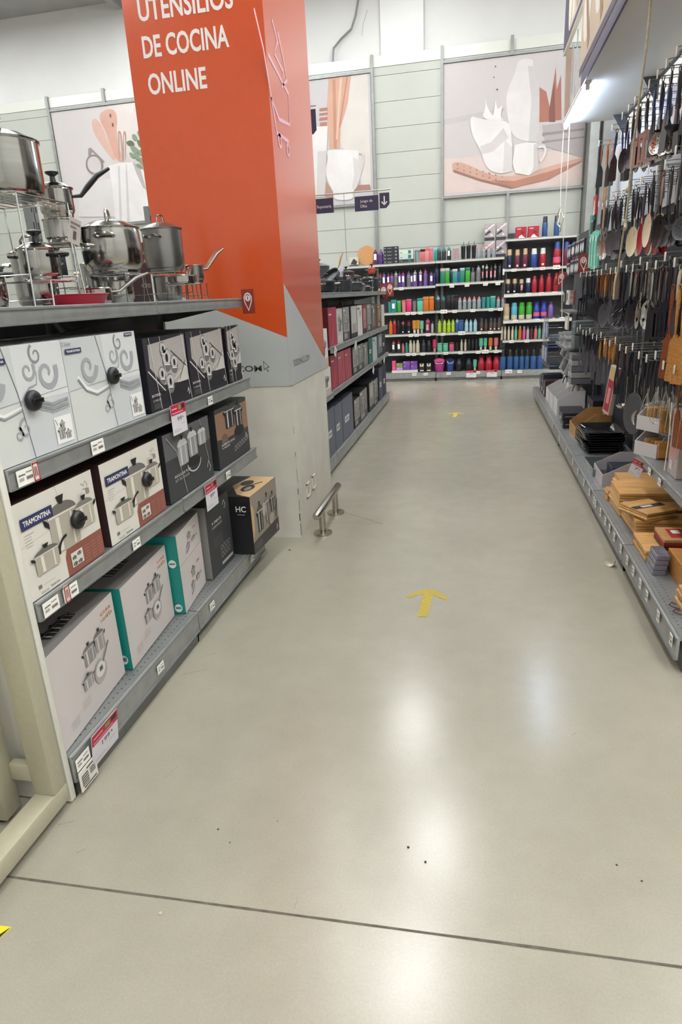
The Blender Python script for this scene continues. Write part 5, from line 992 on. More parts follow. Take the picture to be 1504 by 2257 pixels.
row('M', 3, cB, [(708, 'sport', 'lime', 'lime', .22, .062), (768, 'sport', 'lime', 'lime', .22, .062), (818, 'sport', 'lime', 'lime', .22, .062), (867, 'sport', 'lime', 'lime', .22, .062), (915, 'sport', 'denim', 'sky', .22, .07), (960, 'square', 'denim', 'denim', .2, .08), (1025, 'sport', 'sky', 'sky', .21, .062), (1075, 'sport', 'sky', 'sky', .2, .055), (1127, 'sport', 'sky', 'sky', .21, .062), (1200, 'jug', 'brown', 'charcoal', .22, .065, 'logo'), (1250, 'jug', 'brown', 'charcoal', .2, .055), (1308, 'jug', 'brown', 'charcoal', .22, .065, 'logo'), (1352, 'jug', 'brown', 'charcoal', .21, .06, 'logo'), (1402, 'jug', 'brown', 'charcoal', .22, .065, 'logo')])
row('L', 4, cB, [(152, 'sport', 'charcoal', 'salmon', .21, .07, 'tag'), (216, 'sport', 'charcoal', 'red', .22, .075, 'tag'), (265, 'slim', 'salmon', 'pink', .16, .05), (309, 'slim', 'teal', 'mint', .17, .05), (358, 'slim', 'cream', 'white', .21, .065), (400, 'slim', 'cream', 'white', .2, .045), (446, 'slim', 'cream', 'white', .21, .065), (516, 'thermos', 'charcoal', 'black', .21, .075), (580, 'thermos', 'black', 'black', .2, .085), (648, 'mug', 'hotpink', 'rose', .21, .07)])
row('M', 4, cB, [(713, 'square', 'mint', 'mint', .145, .08), (780, 'square', 'mint', 'mint', .14, .08), (851, 'square', 'pink', 'red', .15, .075), (916, 'tumbler', 'black', 'black', .14, .06), (970, 'slim', 'cream', 'cream', .19, .04), (1015, 'slim', 'cream', 'cream', .19, .04), (1058, 'slim', 'black', 'black', .19, .055), (1100, 'slim', 'black', 'black', .19, .055), (1142, 'slim', 'black', 'black', .19, .055), (1197, 'mug', 'mint', 'cream', .2, .07), (1248, 'mug', 'mint', 'cream', .2, .065), (1308, 'mug', 'orange', 'cream', .2, .07), (1372, 'mug', 'salmon', 'cream', .2, .075)])
row('M', 5, cB, [(706, 'cooler', 'magenta', 'pink', .235, .19), (836, 'cooler', 'blue', 'navy', .24, .14), (940, 'jug', 'black', 'black', .24, .12), (1055, 'jug', 'black', 'black', .24, .12), (1130, 'mug', 'mint', 'cream', .19, .065), (1205, 'jug', 'red', 'red', .24, .12), (1292, 'jug', 'red', 'red', .24, .12), (1380, 'jug', 'red', 'red', .24, .12)])
row('R', 0, cC, [(652, 'thermos', 'denim', 'black', .30, .085), (800, 'thermos', 'denim', 'black', .30, .085, 'side')])
row('R', 1, cC, [(207, 'thermos', 'navy', 'tan', .30, .085, 'logo'), (310, 'thermos', 'maroon', 'tan', .29, .085, 'logo'), (412, 'thermos', 'maroon', 'tan', .30, .085, 'logo'), (528, 'thermos', 'blue', 'white', .29, .105), (642, 'thermos', 'red', 'white', .29, .10, 'logo'), (825, 'thermos', 'red', 'blue', .37, .12, 'label'), (945, 'thermos', 'maroon', 'blue', .36, .11), (1035, 'thermos', 'maroon', 'navy', .36, .10)])
row('R', 2, cC, [(197, 'thermos', 'black', 'tan', .23, .085, 'logo'), (288, 'thermos', 'black', 'tan', .23, .085, 'logo'), (376, 'thermos', 'black', 'tan', .22, .08, 'ptag'), (466, 'thermos', 'navy', 'white', .23, .09), (548, 'slim', 'red', 'red', .26, .085), (640, 'slim', 'red', 'red', .27, .085), (735, 'slim', 'red', 'red', .29, .09), (830, 'slim', 'red', 'red', .29, .09)])
row('R', 3, cC, [(187, 'band', 'tan', 'tan', .26, .10), (292, 'band', 'cyan', 'cyan', .27, .10), (392, 'band', 'green', 'green', .27, .10), (492, 'band', 'green', 'green', .27, .10), (590, 'jug', 'royal', 'royal', .27, .10, 'label'), (686, 'jug', 'royal', 'royal', .27, .10, 'label'), (778, 'slim', 'violet', 'plum', .26, .09)])
row('R', 4, cC, [(132, 'slim', 'cream', 'cream', .22, .036), (177, 'slim', 'cream', 'cream', .22, .042), (228, 'slim', 'cream', 'cream', .22, .042), (278, 'slim', 'cream', 'cream', .22, .04), (324, 'slim', 'mint', 'silver', .22, .048), (380, 'slim', 'orange', 'silver', .22, .054), (435, 'slim', 'pink', 'silver', .21, .052), (486, 'slim', 'silver', 'grey', .21, .048), (536, 'slim', 'maroon', 'black', .21, .045), (592, 'slim', 'salmon', 'grey', .21, .052), (643, 'slim', 'mint', 'grey', .21, .05), (700, 'slim', 'silver', 'black', .21, .05)])
row('R', 5, cC, [(155, 'jug', 'denim', 'black', .36, .11), (255, 'jug', 'denim', 'black', .36, .10), (340, 'jug', 'denim', 'black', .35, .095), (418, 'jug', 'denim', 'black', .35, .085), (492, 'jug', 'denim', 'black', .35, .08), (578, 'jug', 'denim', 'black', .35, .105), (670, 'jug', 'denim', 'black', .35, .1)])
# boxes on the wall shelves
def wbox(x0, x1, z, h, bg, lab, art=None, d=.15, y=WY+.02, nm='product_box', cat='box', g='boxes on the bottle wall'):
    return carton(nm, lab, x1-x0-.002, h, d, mat(bg, .5), ((x0+x1)/2, y, z+.0008), 0, af=art, group=g, cat=cat)
for k in range(5):
    w = cA(305)-cA(145)
    wbox(cA(145), cA(305), 1.976+.054*k, .053, '#26272c', 'flat black box in the stack of five, top left wall shelf, %s from bottom' % nth(k), Art().rect(.015, .018, .03, .036, '#a9aaac', 1).rect(w-.05, .016, w-.02, .04, '#8b8c90', 1).rect(.06, .02, .13, .03, '#8b8c90', 1))
for k, (z, h, c) in enumerate(((0, .055, '#2f3a3c'), (.056, .075, '#b9c7bd'), (.132, .07, '#c3cdc2'))):
    wbox(cA(318), cA(475), 1.976+z, h, c, ['dark flat box at the bottom of the pale stack on the top left wall shelf', 'pale green box in the middle of its stack on the top left wall shelf', 'pale box topmost of its stack on the top left wall shelf'][k], Art().rect(.15, .01, .2, h-.01, '#2b6a6a', 1).rect(.02, .02, .05, .035, '#6d7a76', 1))
a = Art(); a.rect(0, 0, .16, .05, '#35343a', 1); a.poly([(0, .15), (.02, .14), (.16, .24), (.14, .25)], '#e0dcdc', 1); a.poly([(.02, .08), (.1, .13), (.08, .16), (0, .1)], '#3d3b40', 2); a.ell(.11, .085, .018, .014, '#e6e2e0', 3); a.line([(.02, .2), (.12, .12)], .006, '#77726f', 2)
for q, (cx, z) in enumerate(((1250, 1.977), (1375, 1.977), (1250, 2.24), (1375, 2.24))): wbox(cA(cx), cA(cx+118), z, .262, '#a99fa0', 'grey photo box in the two-by-two stack on the middle wall bay, %s' % ['lower left', 'lower right', 'upper left', 'upper right'][q], a, d=.10, y=WY+.16)
for q, cx in enumerate((905, 940)): wbox(cA(cx), cA(cx+36), 1.976, .17, '#a08a8e', 'dusty pink gift bag on the top middle wall shelf, %s' % ['left one', 'right one'][q], Art().line([(.015, .17), (.025, .15), (.035, .17)], .003, '#6d5a60', 1), nm='gift_bag', cat='bag', d=.07)
for q, cx in enumerate((275, 435)): wbox(cC(cx), cC(cx+140), 2.239, .165, '#a3182d', 'red box with white wave on the top right wall shelf, %s' % ['left one', 'right one'][q], Art().poly([(.04, 0), (.06, .03), (.09, .05), (.12, .02), (.15, 0)], '#e8e2de', 1).rect(.02, .13, .08, .142, '#e8c6c8', 1).rect(.08, .06, .13, .1, '#7a1020', 1))
wbox(cC(180), cC(265), 2.239, .08, '#2b2a30', 'small dark box left of the red boxes on the top right wall shelf')
wbox(cB(125), cB(445), .151, .045, '#d0ccc4', 'long white tray holding the purple boxes on the bottom left wall shelf', d=.16, nm='display_tray', cat='tray')
for q, (c0, c1, z, h, bg, nm) in enumerate(((130, 175, .2, .05, '#e0457e', 'pink box lowest at the left end of the white tray'), (130, 175, .252, .11, '#d94a80', 'taller pink box on top at the left end of the white tray'), (180, 260, .2, .04, '#b68ad0', 'lilac box under the green box on the white tray'), (180, 260, .242, .075, '#77874a', 'green and grey box on the lilac box on the white tray'), (265, 350, .2, .072, '#6d3f92', 'purple box on the white tray, lower left of four'), (355, 440, .2, .072, '#744899', 'purple box on the white tray, lower right of four'), (265, 350, .274, .072, '#7a4f9f', 'purple box on the white tray, upper left of four'), (355, 440, .274, .072, '#6d3f92', 'purple box on the white tray, upper right of four'))):
    wbox(cB(c0), cB(c1), z, h, bg, nm, Art().line([(.01, h-.012), (.05, h-.012)], .006, '#d8c6e6', 1), d=.12, y=WY+.03)
for q, cx in enumerate((465, 550)): wbox(cB(cx), cB(cx+58), .151, .155, '#26221f', 'black and cream lunch box on the bottom left wall shelf, %s' % ['left one', 'right one'][q], Art().rect(.01, .10, .075, .15, '#cfc4a8', 1).rect(.03, .12, .05, .15, '#26221f', 2).rect(.01, .02, .075, .04, '#cfc4a8', 1), d=.1)
mb = MB(); mb.lathe([(0, 0), (.155, 0), (.16, .006), (.155, .014), (0, .014)], mat('#b5834f', .5, 0, 'wood', 4, .1), n=32, axis='y'); tag(mb.build('round_board', loc=(-1.86, WY+.1, 2.133), rot=(-.12, 0, 0)), 'round tan wooden board leaning on the top shelf behind the pots', 'board')
wbox(-2.15, -1.99, 1.974, .14, '#c4c0b4', 'pale box with dark photo beside the round wooden board', Art().poly([(.02, .03), (.12, .02), (.14, .07), (.08, .12), (.05, .08)], '#3b342e', 1).rect(0, 0, .16, .02, '#2f2f35', 1))

# ------------------------------------------------------------------ canopy over the right row
t = thing('display_canopy', 'long pale canopy board above the right row, lit tube along its edge', 'canopy', (.75, 4.7, 2.90))
CANM = mat('#dcdddb', .45, 0, 'noise', 1.5, .02)
mb = MB(); mb.box(0, .53, -2.7, 2.40, 0, .02, CANM, .002); mb.build('board', t)
mb = MB(); mb.box(-.012, 0, -2.7, 1.15, -.012, .075, mat('#4a4560', .5), .001); mb.build('front_strip', t)
mb = MB(); mb.box(.528, .545, -2.7, 2.4, -.012, .02, mat('#3c3f45', .5)); mb.build('rear_angle', t)
for q in range(5):
    mb = MB(); y = -2.2+q*1.1; mb.prism([(.41, 0), (.527, 0), (.527, -.15), (.50, -.15)], 'y', y-.004, y+.004, mat('#4a4d55', .5)); mb.build('bracket', t)
t = thing('tube_light', 'glowing white fluorescent tube under the far front edge of the canopy', 'light', (.775, 6.35, 2.892))
mb = MB(); mb.box(-.022, .022, -.62, .72, -.006, 0.007, WHITE, .001); mb.build('housing', t)
mb = MB(); mb.lathe([(0, -.58), (.016, -.58), (.016, .68), (0, .68)], mat('#e8f2ff', .4, 0, 'plain', emit=TUBE_E, ecol='#d6e6ff'), (0, 0, -.024), 12, axis='y'); mb.build('tube', t)
for s in (-.6, .69): mb = MB(); mb.box(-.014, .014, s-.01, s+.02, -.044, -.006, WHITE, .003); mb.build('lamp_holder', t)
# fascia boards
mb = MB(); mb.box(0, .03, -2.0, 1.25, 0, .62, mat('#b7aa93', .6, 0, 'noise', 3, .04), .002)
a = Art(); a.rect(-2.0, 0, 1.25, .05, '#4a4560', 1)
for k in range(6): a.ell(-1.6+k*.52, .36, .17, .2, '#d8d2c6', 1); a.line([(-1.75+k*.52, .1), (-1.5+k*.52, .58)], .09, '#8a6f55', 2)
mb.art(a, lambda u, v, o: (-o, u, v)); tag(mb.build('fascia_board', loc=(.735, 4.7, 2.98), smooth=False), 'beige picture fascia board standing on the canopy edge at the upper right', 'sign')
mb = MB(); mb.box(0, .03, -.62, .62, 0, .9, mat('#c2bcae', .6, 0, 'noise', 3, .05), .002)
a = Art(); a.rect(-.6, .02, .6, .07, '#3a3654', 1); a.poly([(.2, .02), (.6, .02), (.6, .9), (.35, .9), (.25, .55)], '#3a3654', 2); a.ell(.2, .35, .12, .28, '#d9d2c2', 3); a.poly([(-.6, .1), (-.2, .1), (0, .88), (-.4, .88)], '#a58d72', 2); a.poly([(-.1, .1), (.05, .1), (.15, .88), (.05, .88)], '#d9d2c2', 2)
mb.art(a, lambda u, v, o: (-o, u, v)); tag(mb.build('fascia_board', loc=(.75, 6.68, 3.50), smooth=False), 'beige and navy fascia board with large letter shapes, farther and higher of the two', 'sign')
mb = MB(); mb.tube([(0, 0, 0), (0, 0, .6)], .006, RACK, 6); mb.tube([(0, .3, 0), (0, .3, .6)], .006, RACK, 6)
tag(mb.build('fascia_support', loc=(.80, 6.7, 2.921)), 'thin rods carrying the farther fascia board above the canopy', 'rod')
for k, (lab, pts, r) in enumerate((('thin white string hanging from the far front corner of the canopy, left of two', [(.765, 7.08, 2.90), (.765, 7.1, 2.5), (.77, 7.05, 2.2)], .004), ('long thin white string hanging from the canopy to the marker tag, right of two', [(.80, 6.95, 2.90), (.80, 6.9, 2.4), (.795, 6.9, 1.9), (.80, 6.85, 1.5), (.81, 6.8, 1.2)], .004))):
    mb = MB(); mb.tube(pts, r, mat('#d8d4c6', .7), 6)
    if k == 0: mb.tube([(.77, 7.05, 2.2), (.75, 7.1, 2.13), (.76, 7.15, 2.06), (.78, 7.05, 2.02), (.80, 7.0, 2.1), (.775, 7.05, 2.19), (.75, 7.0, 2.05)], .006, mat('#d8d4c6', .7), 6)
    tag(mb.build('string'), lab, 'string')
ROPE = mat('#b3aa92', .7, 0, 'noise', 60, .15)
t = thing('rope_paddle', 'thick beige cord with knots hanging from the canopy, a flat wooden paddle at its end', 'cord', (.80, 4.05, 2.90))
mb = MB(); mb.tube([(0, -.09, 0), (0, -.08, -.3), (0, .03, -.67), (.004, .08, -1.0), (0, .08, -1.09), (0, .13, -1.2), (0, .19, -1.36)], .006, ROPE, 8)
mb.build('cord', t)
for q, (y, z) in enumerate(((.08, -.93), (.085, -1.09))):
    mb = MB(); bmesh.ops.create_icosphere(mb.bm, subdivisions=2, radius=.016); mb.mi(ROPE); mb.build('knot', t, loc=(0, y, z))
mb = MB(); mb.tube([(0, .085, -1.09), (0, .06, -1.12), (-.01, .04, -1.13)], .01, ROPE, 8); mb.build('cord_end', t)
mb = MB(); mb.prism([(-.012, 0), (.012, 0), (.03, -.06), (.028, -.15), (-.028, -.15), (-.03, -.06)], 'y', -.005, .005, mat('#bdb394', .6, 0, 'wood', 8, .1)); mb.build('paddle', t, loc=(0, .19, -1.35), rot=(0, .0, 1.0))


# ------------------------------------------------------------------ hanging utensils
NY = mat('#141417', .32); NY2 = mat('#1f1f26', .28); STS = mat('#b7b4ad', .25, 1, 'brushed', 6, .06); IV = mat('#c9c0a2', .45); REDU = mat('#8f1226', .35)
GRY = mat('#55565a', .38, .3)
TT = {}
def flat(pts, th, m, mb, y=0): mb.prism(pts, 'y', y-th/2, y+th/2, m); return mb
def tool(kind, hm, mm, L=.36):
    key = (kind, hm.name, mm.name, L)
    if key in TT: return TT[key], False
    nm = {'spoon': 'cooking_spoon', 'slotted': 'slotted_spoon', 'turner': 'slotted_turner', 'ladle': 'ladle', 'skimmer': 'skimmer', 'whisk': 'whisk', 'masher': 'potato_masher', 'fork': 'pasta_fork', 'spatula': 'spatula', 'tongs': 'tongs', 'wspat': 'wooden_spatula'}[kind]
    t = bpy.data.objects.new(nm, None); t.empty_display_size = .02; C.objects.link(t)
    hl = L*.42
    mb = MB(); mb.tube([(-.001, 0, .012), (-.010, 0, .004), (-.008, 0, -.010), (0, 0, -.018), (.008, 0, -.010), (.010, 0, .004), (.001, 0, .012)], .0028, hm, 5)
    mb.tube([(0, 0, -.016), (0, 0, -.05), (0, 0, -hl*.7), (0, 0, -hl)], .008, hm, 8, rs=[.007, .011, .0085, .006], flat=.7); mb.build('handle', t)
    mb = MB(); N = 12; z0 = -hl; hz = -L
    mb.tube([(0, 0, z0+.01), (0, .004, z0-(L-hl)*.25), (0, .006, z0-(L-hl)*.42)], .004, mm, 6, rs=[.005, .004, .006])
    zc = z0-(L-hl)*.20
    if kind in ('spoon', 'slotted', 'fork'):
        c = (zc+hz)/2; b = (zc-hz)/2; a_ = b*.5
        for k in range(8):      # dished bowl from rings
            pass
        g = [[Vector((a_*q*math.cos(2*PI*k/16), .014*(1-q*q)-.004, c+b*q*math.sin(2*PI*k/16))) for k in range(16)] for q in (1, .8, .5, .2)]
        for A, B in zip(g, g[1:]):
            for k in range(16):
                if kind == 'slotted' and A is g[1] and k % 4 == 1: continue
                mb.face([A[k], A[(k+1) % 16], B[(k+1) % 16], B[k]], mm); mb.face([v+Vector((0, .003, 0)) for v in (B[k], B[(k+1) % 16], A[(k+1) % 16], A[k])], mm)
        mb.face(g[-1], mm); mb.face([v+Vector((0, .003, 0)) for v in g[-1][::-1]], mm)
        for k in range(16): mb.face([g[0][k], g[0][(k+1) % 16], g[0][(k+1) % 16]+Vector((0, .003, 0)), g[0][k]+Vector((0, .003, 0))], mm)
        if kind == 'fork':
            for k in range(5): mb.tube([(a_*.8*math.cos(PI+PI*k/4), -.002, c+b*math.sin(PI+PI*k/4)+.01), (a_*.9*math.cos(PI+PI*k/4), -.024, c+b*math.sin(PI+PI*k/4)-.01)], .004, mm, 5)
    elif kind in ('turner', 'spatula', 'wspat'):
        w = {'turner': .048, 'spatula': .032, 'wspat': .034}[kind]
        if kind == 'turner':
            n = 4; ww = 2*w/(2*n-1)
            mb.box(-w, w, .004, .008, zc-.03, zc, mm); mb.box(-w, w, .002, .006, hz, hz+.016, mm)
            for k in range(n): mb.box(-w+2*k*ww, -w+(2*k+1)*ww, .003, .0075, hz+.01, zc-.02, mm)
            flat([(-.008, zc+.012), (.008, zc+.012), (w, zc-.012), (-w, zc-.012)], .004, mm, mb, .006)
        else: flat([(-.007, zc+.02), (.007, zc+.02), (w*.8, zc-.02), (w, hz+.01), (w*.8, hz), (-w*.95, hz), (-w, hz+.01), (-w*.8, zc-.02)], .005 if kind == 'spatula' else .009, mm, mb, .005)
    elif kind in ('ladle', 'skimmer'):
        r = .042 if kind == 'ladle' else .055
        if kind == 'ladle':
            mb.lathe([(0, -r*.75), (r*.6, -r*.6), (r*.95, -r*.2), (r, 0), (r*.96, 0), (r*.9, -r*.2), (r*.55, -r*.55), (0, -r*.7)], mm, (0, -r*.6, hz+r), 18)
            mb.tube([(0, .006, zc), (0, .004, hz+r)], .004, mm, 6)
        else:
            mb.lathe([(0, .01), (r*.7, .007), (r, 0), (r*1.03, -.002), (r*1.03, .002), (r, .003), (0, .013)], mm, (0, 0, hz+r), 22, axis='y')
            HM = mat('#242428', .7)
            for rr, n in ((.35, 6), (.65, 11)):
                for k in range(n): mb.lathe([(0, 0), (r*.07, 0)], HM, (r*rr*math.cos(2*PI*k/n), .0095*(1-rr*rr)+.0035-.009, hz+r+r*rr*math.sin(2*PI*k/n)), 6, axis='y')
    elif kind == 'whisk':
        for k in range(4):
            q = PI*k/4; w = .03; mb.tube([(0, 0, zc+.02)]+[(w*math.sin(PI*j/10)*math.cos(q)*(1 if 1 else 0)*(1.0), w*math.sin(PI*j/10)*math.sin(q), zc+.02-(zc+.02-hz)*math.sin(PI*j/20)) for j in range(1, 11)]+[(-w*math.sin(PI*(10-j)/10)*math.cos(q), -w*math.sin(PI*(10-j)/10)*math.sin(q), zc+.02-(zc+.02-hz)*math.sin(PI*(10-j)/20)) for j in range(1, 11)], .0012, mm, 4)
    elif kind == 'masher':
        mb.tube([(0, 0, zc), (-.035, 0, hz+.03), (-.035, 0, hz)], .003, mm, 6); mb.tube([(0, 0, zc), (.035, 0, hz+.03), (.035, 0, hz)], .003, mm, 6)
        mb.tube([(-.035, -.03, hz), (-.035, .03, hz), (-.012, .03, hz), (-.012, -.03, hz), (.012, -.03, hz), (.012, .03, hz), (.035, .03, hz), (.035, -.03, hz)], .003, mm, 6)
    elif kind == 'tongs':
        for s in (-1, 1): mb.tube([(0, 0, z0+.02), (s*.014, 0, (z0+hz)/2), (s*.006, 0, hz)], .006, mm, 6, rs=[.006, .007, .012], flat=.4)
    mb.build('head', t); TT[key] = t
    return t, True
RH = [2.57, 2.06, 1.565, 1.06]; RN = ['top', 'second', 'third', 'lowest']
# hook template: local y points into the shelf, origin at the tip
hk = bpy.data.objects.new('display_hook', None); hk.empty_display_size = .02; C.objects.link(hk)
mb = MB(); mb.tube([(0, 0, .012), (0, 0, 0), (0, .01, -.002), (0, .293, .0)], .0028, RACK, 6); mb.tube([(0, .293, .03), (0, .01, .032), (0, -.012, .028)], .0022, RACK, 6); mb.box(-.02, .02, .292, .297, -.02, .05, RACK, .001); mb.build('peg', hk)
mb = MB(); mb.box(-.016, .016, -.016, -.013, -.012, .034, mat('#d6d3c6', .5), .001); mb.build('label_plate', hk)
hook_used = False
KT = dict(spoon='spoon', slotted='slotted spoon', turner='slotted turner', ladle='ladle', skimmer='round skimmer', whisk='wire whisk', masher='potato masher', fork='pasta fork', spatula='long spatula', tongs='tongs', wspat='flat wooden spatula')
def mn(m):
    return {NY.name: 'black', NY2.name: 'glossy black', STS.name: 'steel', IV.name: 'ivory', REDU.name: 'red', GRY.name: 'grey', WOODM.name: 'light wood', WOODD.name: 'dark wood', WHITE.name: 'white', AMB.name: 'yellow', NVY.name: 'dark blue'}[m.name]
AMB = mat('#c98a1c', .4); NVY = mat('#1c2f6b', .4)
n_per = {}
HX = .98
yy = 3.34; slots = []
while yy < 7.0: slots.append(yy); yy += .185
SPEC = {  # row -> list of (y0, y1, kind, handle, head, length)
 0: [(3.3, 3.9, 'spatula', NY2, GRY, .38), (3.9, 4.1, 'ladle', NY2, NY2, .36), (4.1, 4.33, 'spatula', NY2, GRY, .40), (4.33, 4.6, 'skimmer', NY2, STS, .38), (4.6, 4.75, 'spatula', NVY, NY, .36), (4.75, 5.1, 'turner', NY2, STS, .36), (5.1, 5.5, 'spoon', NY2, NY2, .34), (5.6, 5.9, 'spatula', NVY, NY, .34), (6.2, 6.45, 'spatula', WOODD, NY, .30)],
 1: [(3.3, 3.75, 'skimmer', NY2, GRY, .37), (3.75, 3.98, 'ladle', NY2, GRY, .36), (3.98, 4.2, 'slotted', NY2, NY2, .38), (4.2, 4.35, 'spoon', STS, NY, .38), (4.35, 4.48, 'spoon', NY2, IV, .40), (4.48, 4.6, 'turner', IV, IV, .40), (4.6, 4.72, 'spoon', NY2, REDU, .40), (4.72, 4.95, 'spoon', NY2, IV, .40), (4.95, 5.3, 'ladle', NY2, NY2, .38), (5.3, 5.7, 'spoon', NY2, GRY, .40), (5.7, 6.2, 'spoon', NY2, STS, .38)],
 2: [(3.3, 3.6, 'spatula', AMB, AMB, .34), (3.6, 3.85, 'spatula', IV, GRY, .38), (3.85, 4.1, 'turner', NY2, NY2, .38), (4.1, 4.32, 'spatula', STS, NY, .40), (4.32, 4.6, 'slotted', NY2, STS, .38), (4.6, 4.85, 'spoon', STS, NY2, .36), (4.85, 5.2, 'fork', NY2, NY2, .37), (5.2, 5.6, 'spoon', NY2, GRY, .40), (5.6, 5.75, 'spoon', WOODM, GRY, .40), (5.75, 6.25, 'spoon', WOODD, NY2, .38), (6.25, 7, 'turner', NY2, NY2, .36)],
 3: [(3.3, 3.55, 'wspat', WOODD, WOODD, .38), (3.55, 3.85, 'masher', NY2, STS, .34), (3.85, 4.1, 'whisk', NY2, STS, .36), (4.1, 4.4, 'skimmer', NY2, STS, .42), (4.4, 4.75, 'ladle', NY2, STS, .38), (4.75, 5.1, 'tongs', NY2, NY2, .36), (5.1, 5.9, 'spatula', WOODM, GRY, .36), (5.9, 7, 'tongs', NY2, GRY, .34)]}
for r in range(4):
    cnt = {}
    for q, y in enumerate(slots):
        y = y+random.uniform(-.01, .01); z = RH[r]+(.035 if (q % 3 == 0 and r) else 0)
        sp = [s for s in SPEC[r] if s[0] <= y < s[1]]
        if r < 2 and not sp: continue
        lab = 'wire hook with white label, %s hook row, %s from the near end' % (RN[r], nth(q))
        if not hook_used: hk.location = (HX, y, z); hk.rotation_euler = (0, 0, RR_); tag(hk, lab, 'hook', 'display hooks of the right row'); hook_used = True
        else: dup(hk, (HX, y, z), (0, 0, RR_), lab, 'display hooks of the right row')
        if not sp: continue
        _, _, kind, hm, mm, L = sp[0]
        if r == 1 and q in (20, 24): kind, hm, mm = 'ladle', NY2, NY2
        for d in range(2 if kind == 'ladle' else (4 if y < 5.5 else 3)):
            t, new = tool(kind, hm, mm, L)
            pn = (mn(hm)+'-handled ' if hm is not mm else '')+mn(mm)+' '+KT[kind]
            lab = '%s, %s utensil row, %s hook from near end, %s' % (pn, RN[r], nth(q), ['frontmost', 'second inward', 'third inward', 'innermost'][d])
            loc = (HX+.02+(.1 if kind == 'ladle' else .042)*d, y+random.uniform(-.03, .03), z-.012); rot = (random.uniform(-.05, .05), random.uniform(-.06, .06), RR_+random.uniform(.1, .95)); g = '%s utensils on the %s utensil row' % (mn(mm), RN[r])
            cat = {'turner': 'spatula', 'wspat': 'spatula', 'slotted': 'spoon', 'fork': 'fork', 'masher': 'masher'}.get(kind, kind)
            if new: t.location = loc; t.rotation_euler = rot; tag(t, lab, cat, g)
            else: rr = dup(t, loc, rot, lab, g); rr['category'] = cat
# big wooden spatulas and large skimmers in front
for q, (y, kind, m, L) in enumerate(((3.60, 'wspat', WOODM, .46), (3.72, 'wspat', WOODD, .46), (3.50, 'wspat', WOODM, .46))):
    t, new = tool(kind, m, m, L); loc = (.975, y, 1.46); rot = (0, 0, RR_+.5); lab = ['light wood long flat spatula hanging in front of the black utensils', 'dark wood long flat spatula beside the light wood one', 'second light wood long spatula at the right picture edge'][q]
    t.scale = (1.2, 1, 1)
    if new: t.location = loc; t.rotation_euler = rot; tag(t, lab, 'spatula')
    else: dup(t, loc, rot, lab)
mb = MB()
t = thing('frying_basket', 'large dark oval skimmer pan hanging low above the black trays', 'skimmer', (.97, 4.30, .95), RR_+.5)
mb = MB(); mb.lathe([(0, .012), (.05, .01), (.085, 0), (.088, .002), (0, .016)], GRY, (0, 0, -.24), 26, sy=1, axis='y')
for v in mb.bm.verts: v.co.z = -.24+(v.co.z+.24)*1.5
mb.build('head', t); mb = MB(); mb.tube([(0, 0, 0), (0, 0, -.11)], .007, STS, 8); mb.build('handle', t)
# packaged utensil
carton('blister_pack', 'red and cream blister pack with a brush hanging low over the cardboard tray', .10, .36, .03, mat('#b9b2a2', .3, coat=.5), (.965, 5.15, .56), RR_+.3, af=Art().rect(.01, .02, .09, .26, '#9c2f36', 1).rect(.02, .27, .08, .34, '#c9a36a', 1).rect(.03, .08, .07, .2, '#c9858a', 2), cat='package').rotation_euler = (0, .22, RR_+.3)

# ------------------------------------------------------------------ goods on the base of the right row
BZ = .1555
def rbox(y0, y1, x0, x1, z0, z1, m, lab, nm='cutting_board', cat='board', g='wooden boards on the right base shelf', rot=0, art=None, top=None, bev=.003, side=None):
    w, h, d = y1-y0, z1-z0, x1-x0
    mb = MB(); mb.box(-w/2, w/2, 0, d, 0, h, m, bev)
    if top: mb.art(top, lambda u, v, o: (u-w/2, v, h+o))
    if art: mb.art(art, F(w, h, d))
    if side: mb.art(side, lambda u, v, o: (w/2+o, u, v))
    o = mb.build(nm, loc=(x0, (y0+y1)/2, z0), rot=(0, 0, RR_+rot), smooth=False); return tag(o, lab, cat, g)
def boards(y0, y1, x0, x1, z0, n, th, m, what, jit=.006, rot=0, strip_=None):
    for k in range(n):
        j = [random.uniform(-jit, jit) for _ in range(4)]
        top = None
        if k == n-1 and strip_: w = y1-y0; top = Art().rect(w*strip_[0], 0, w*strip_[1], x1-x0, '#2e2a2c', 1).rect(w*strip_[0]+.01, .05, w*strip_[1]-.01, .12, '#c9c2b8', 2)
        mm = [m, mat('#bd9055', .5, 0, 'wood', 6, .2), mat('#cfa46a', .5, 0, 'wood', 7, .2)][random.randint(0, 2)] if m is WOODL else m
        rbox(y0+j[0], y1+j[0], x0+j[1], x1+j[1], z0+k*th+.0002, z0+(k+1)*th-.0012, mm, '%s, %s from the bottom of its stack' % (what, nth(k)), rot=rot+random.uniform(-.02, .02), top=top)
boards(4.24, 4.50, .93, 1.24, BZ, 7, .017, WOODL, 'long light wood board in the farthest board stack under the short shelf')
boards(3.93, 4.22, .86, 1.22, BZ, 8, .018, WOODL, 'large light wood board in the tall stack beside the farthest one')
boards(4.235, 4.33, .845, .90, BZ, 5, .014, WOODL, 'small wooden coaster at the aisle side of the farthest board stack')
boards(3.55, 3.90, .87, 1.24, BZ, 6, .018, WOODL, 'thick board in the stack topped with a black-labelled board', strip_=(.48, .62))
boards(3.50, 3.72, .865, 1.06, BZ+.109, 4, .012, WOODL, 'small handled board laid on the black-labelled board stack', .008, .5, strip_=(.4, .6))
boards(3.22, 3.50, .85, 1.24, BZ, 3, .02, WOODL, 'wide framed wooden board in the low stack before the labelled boards')
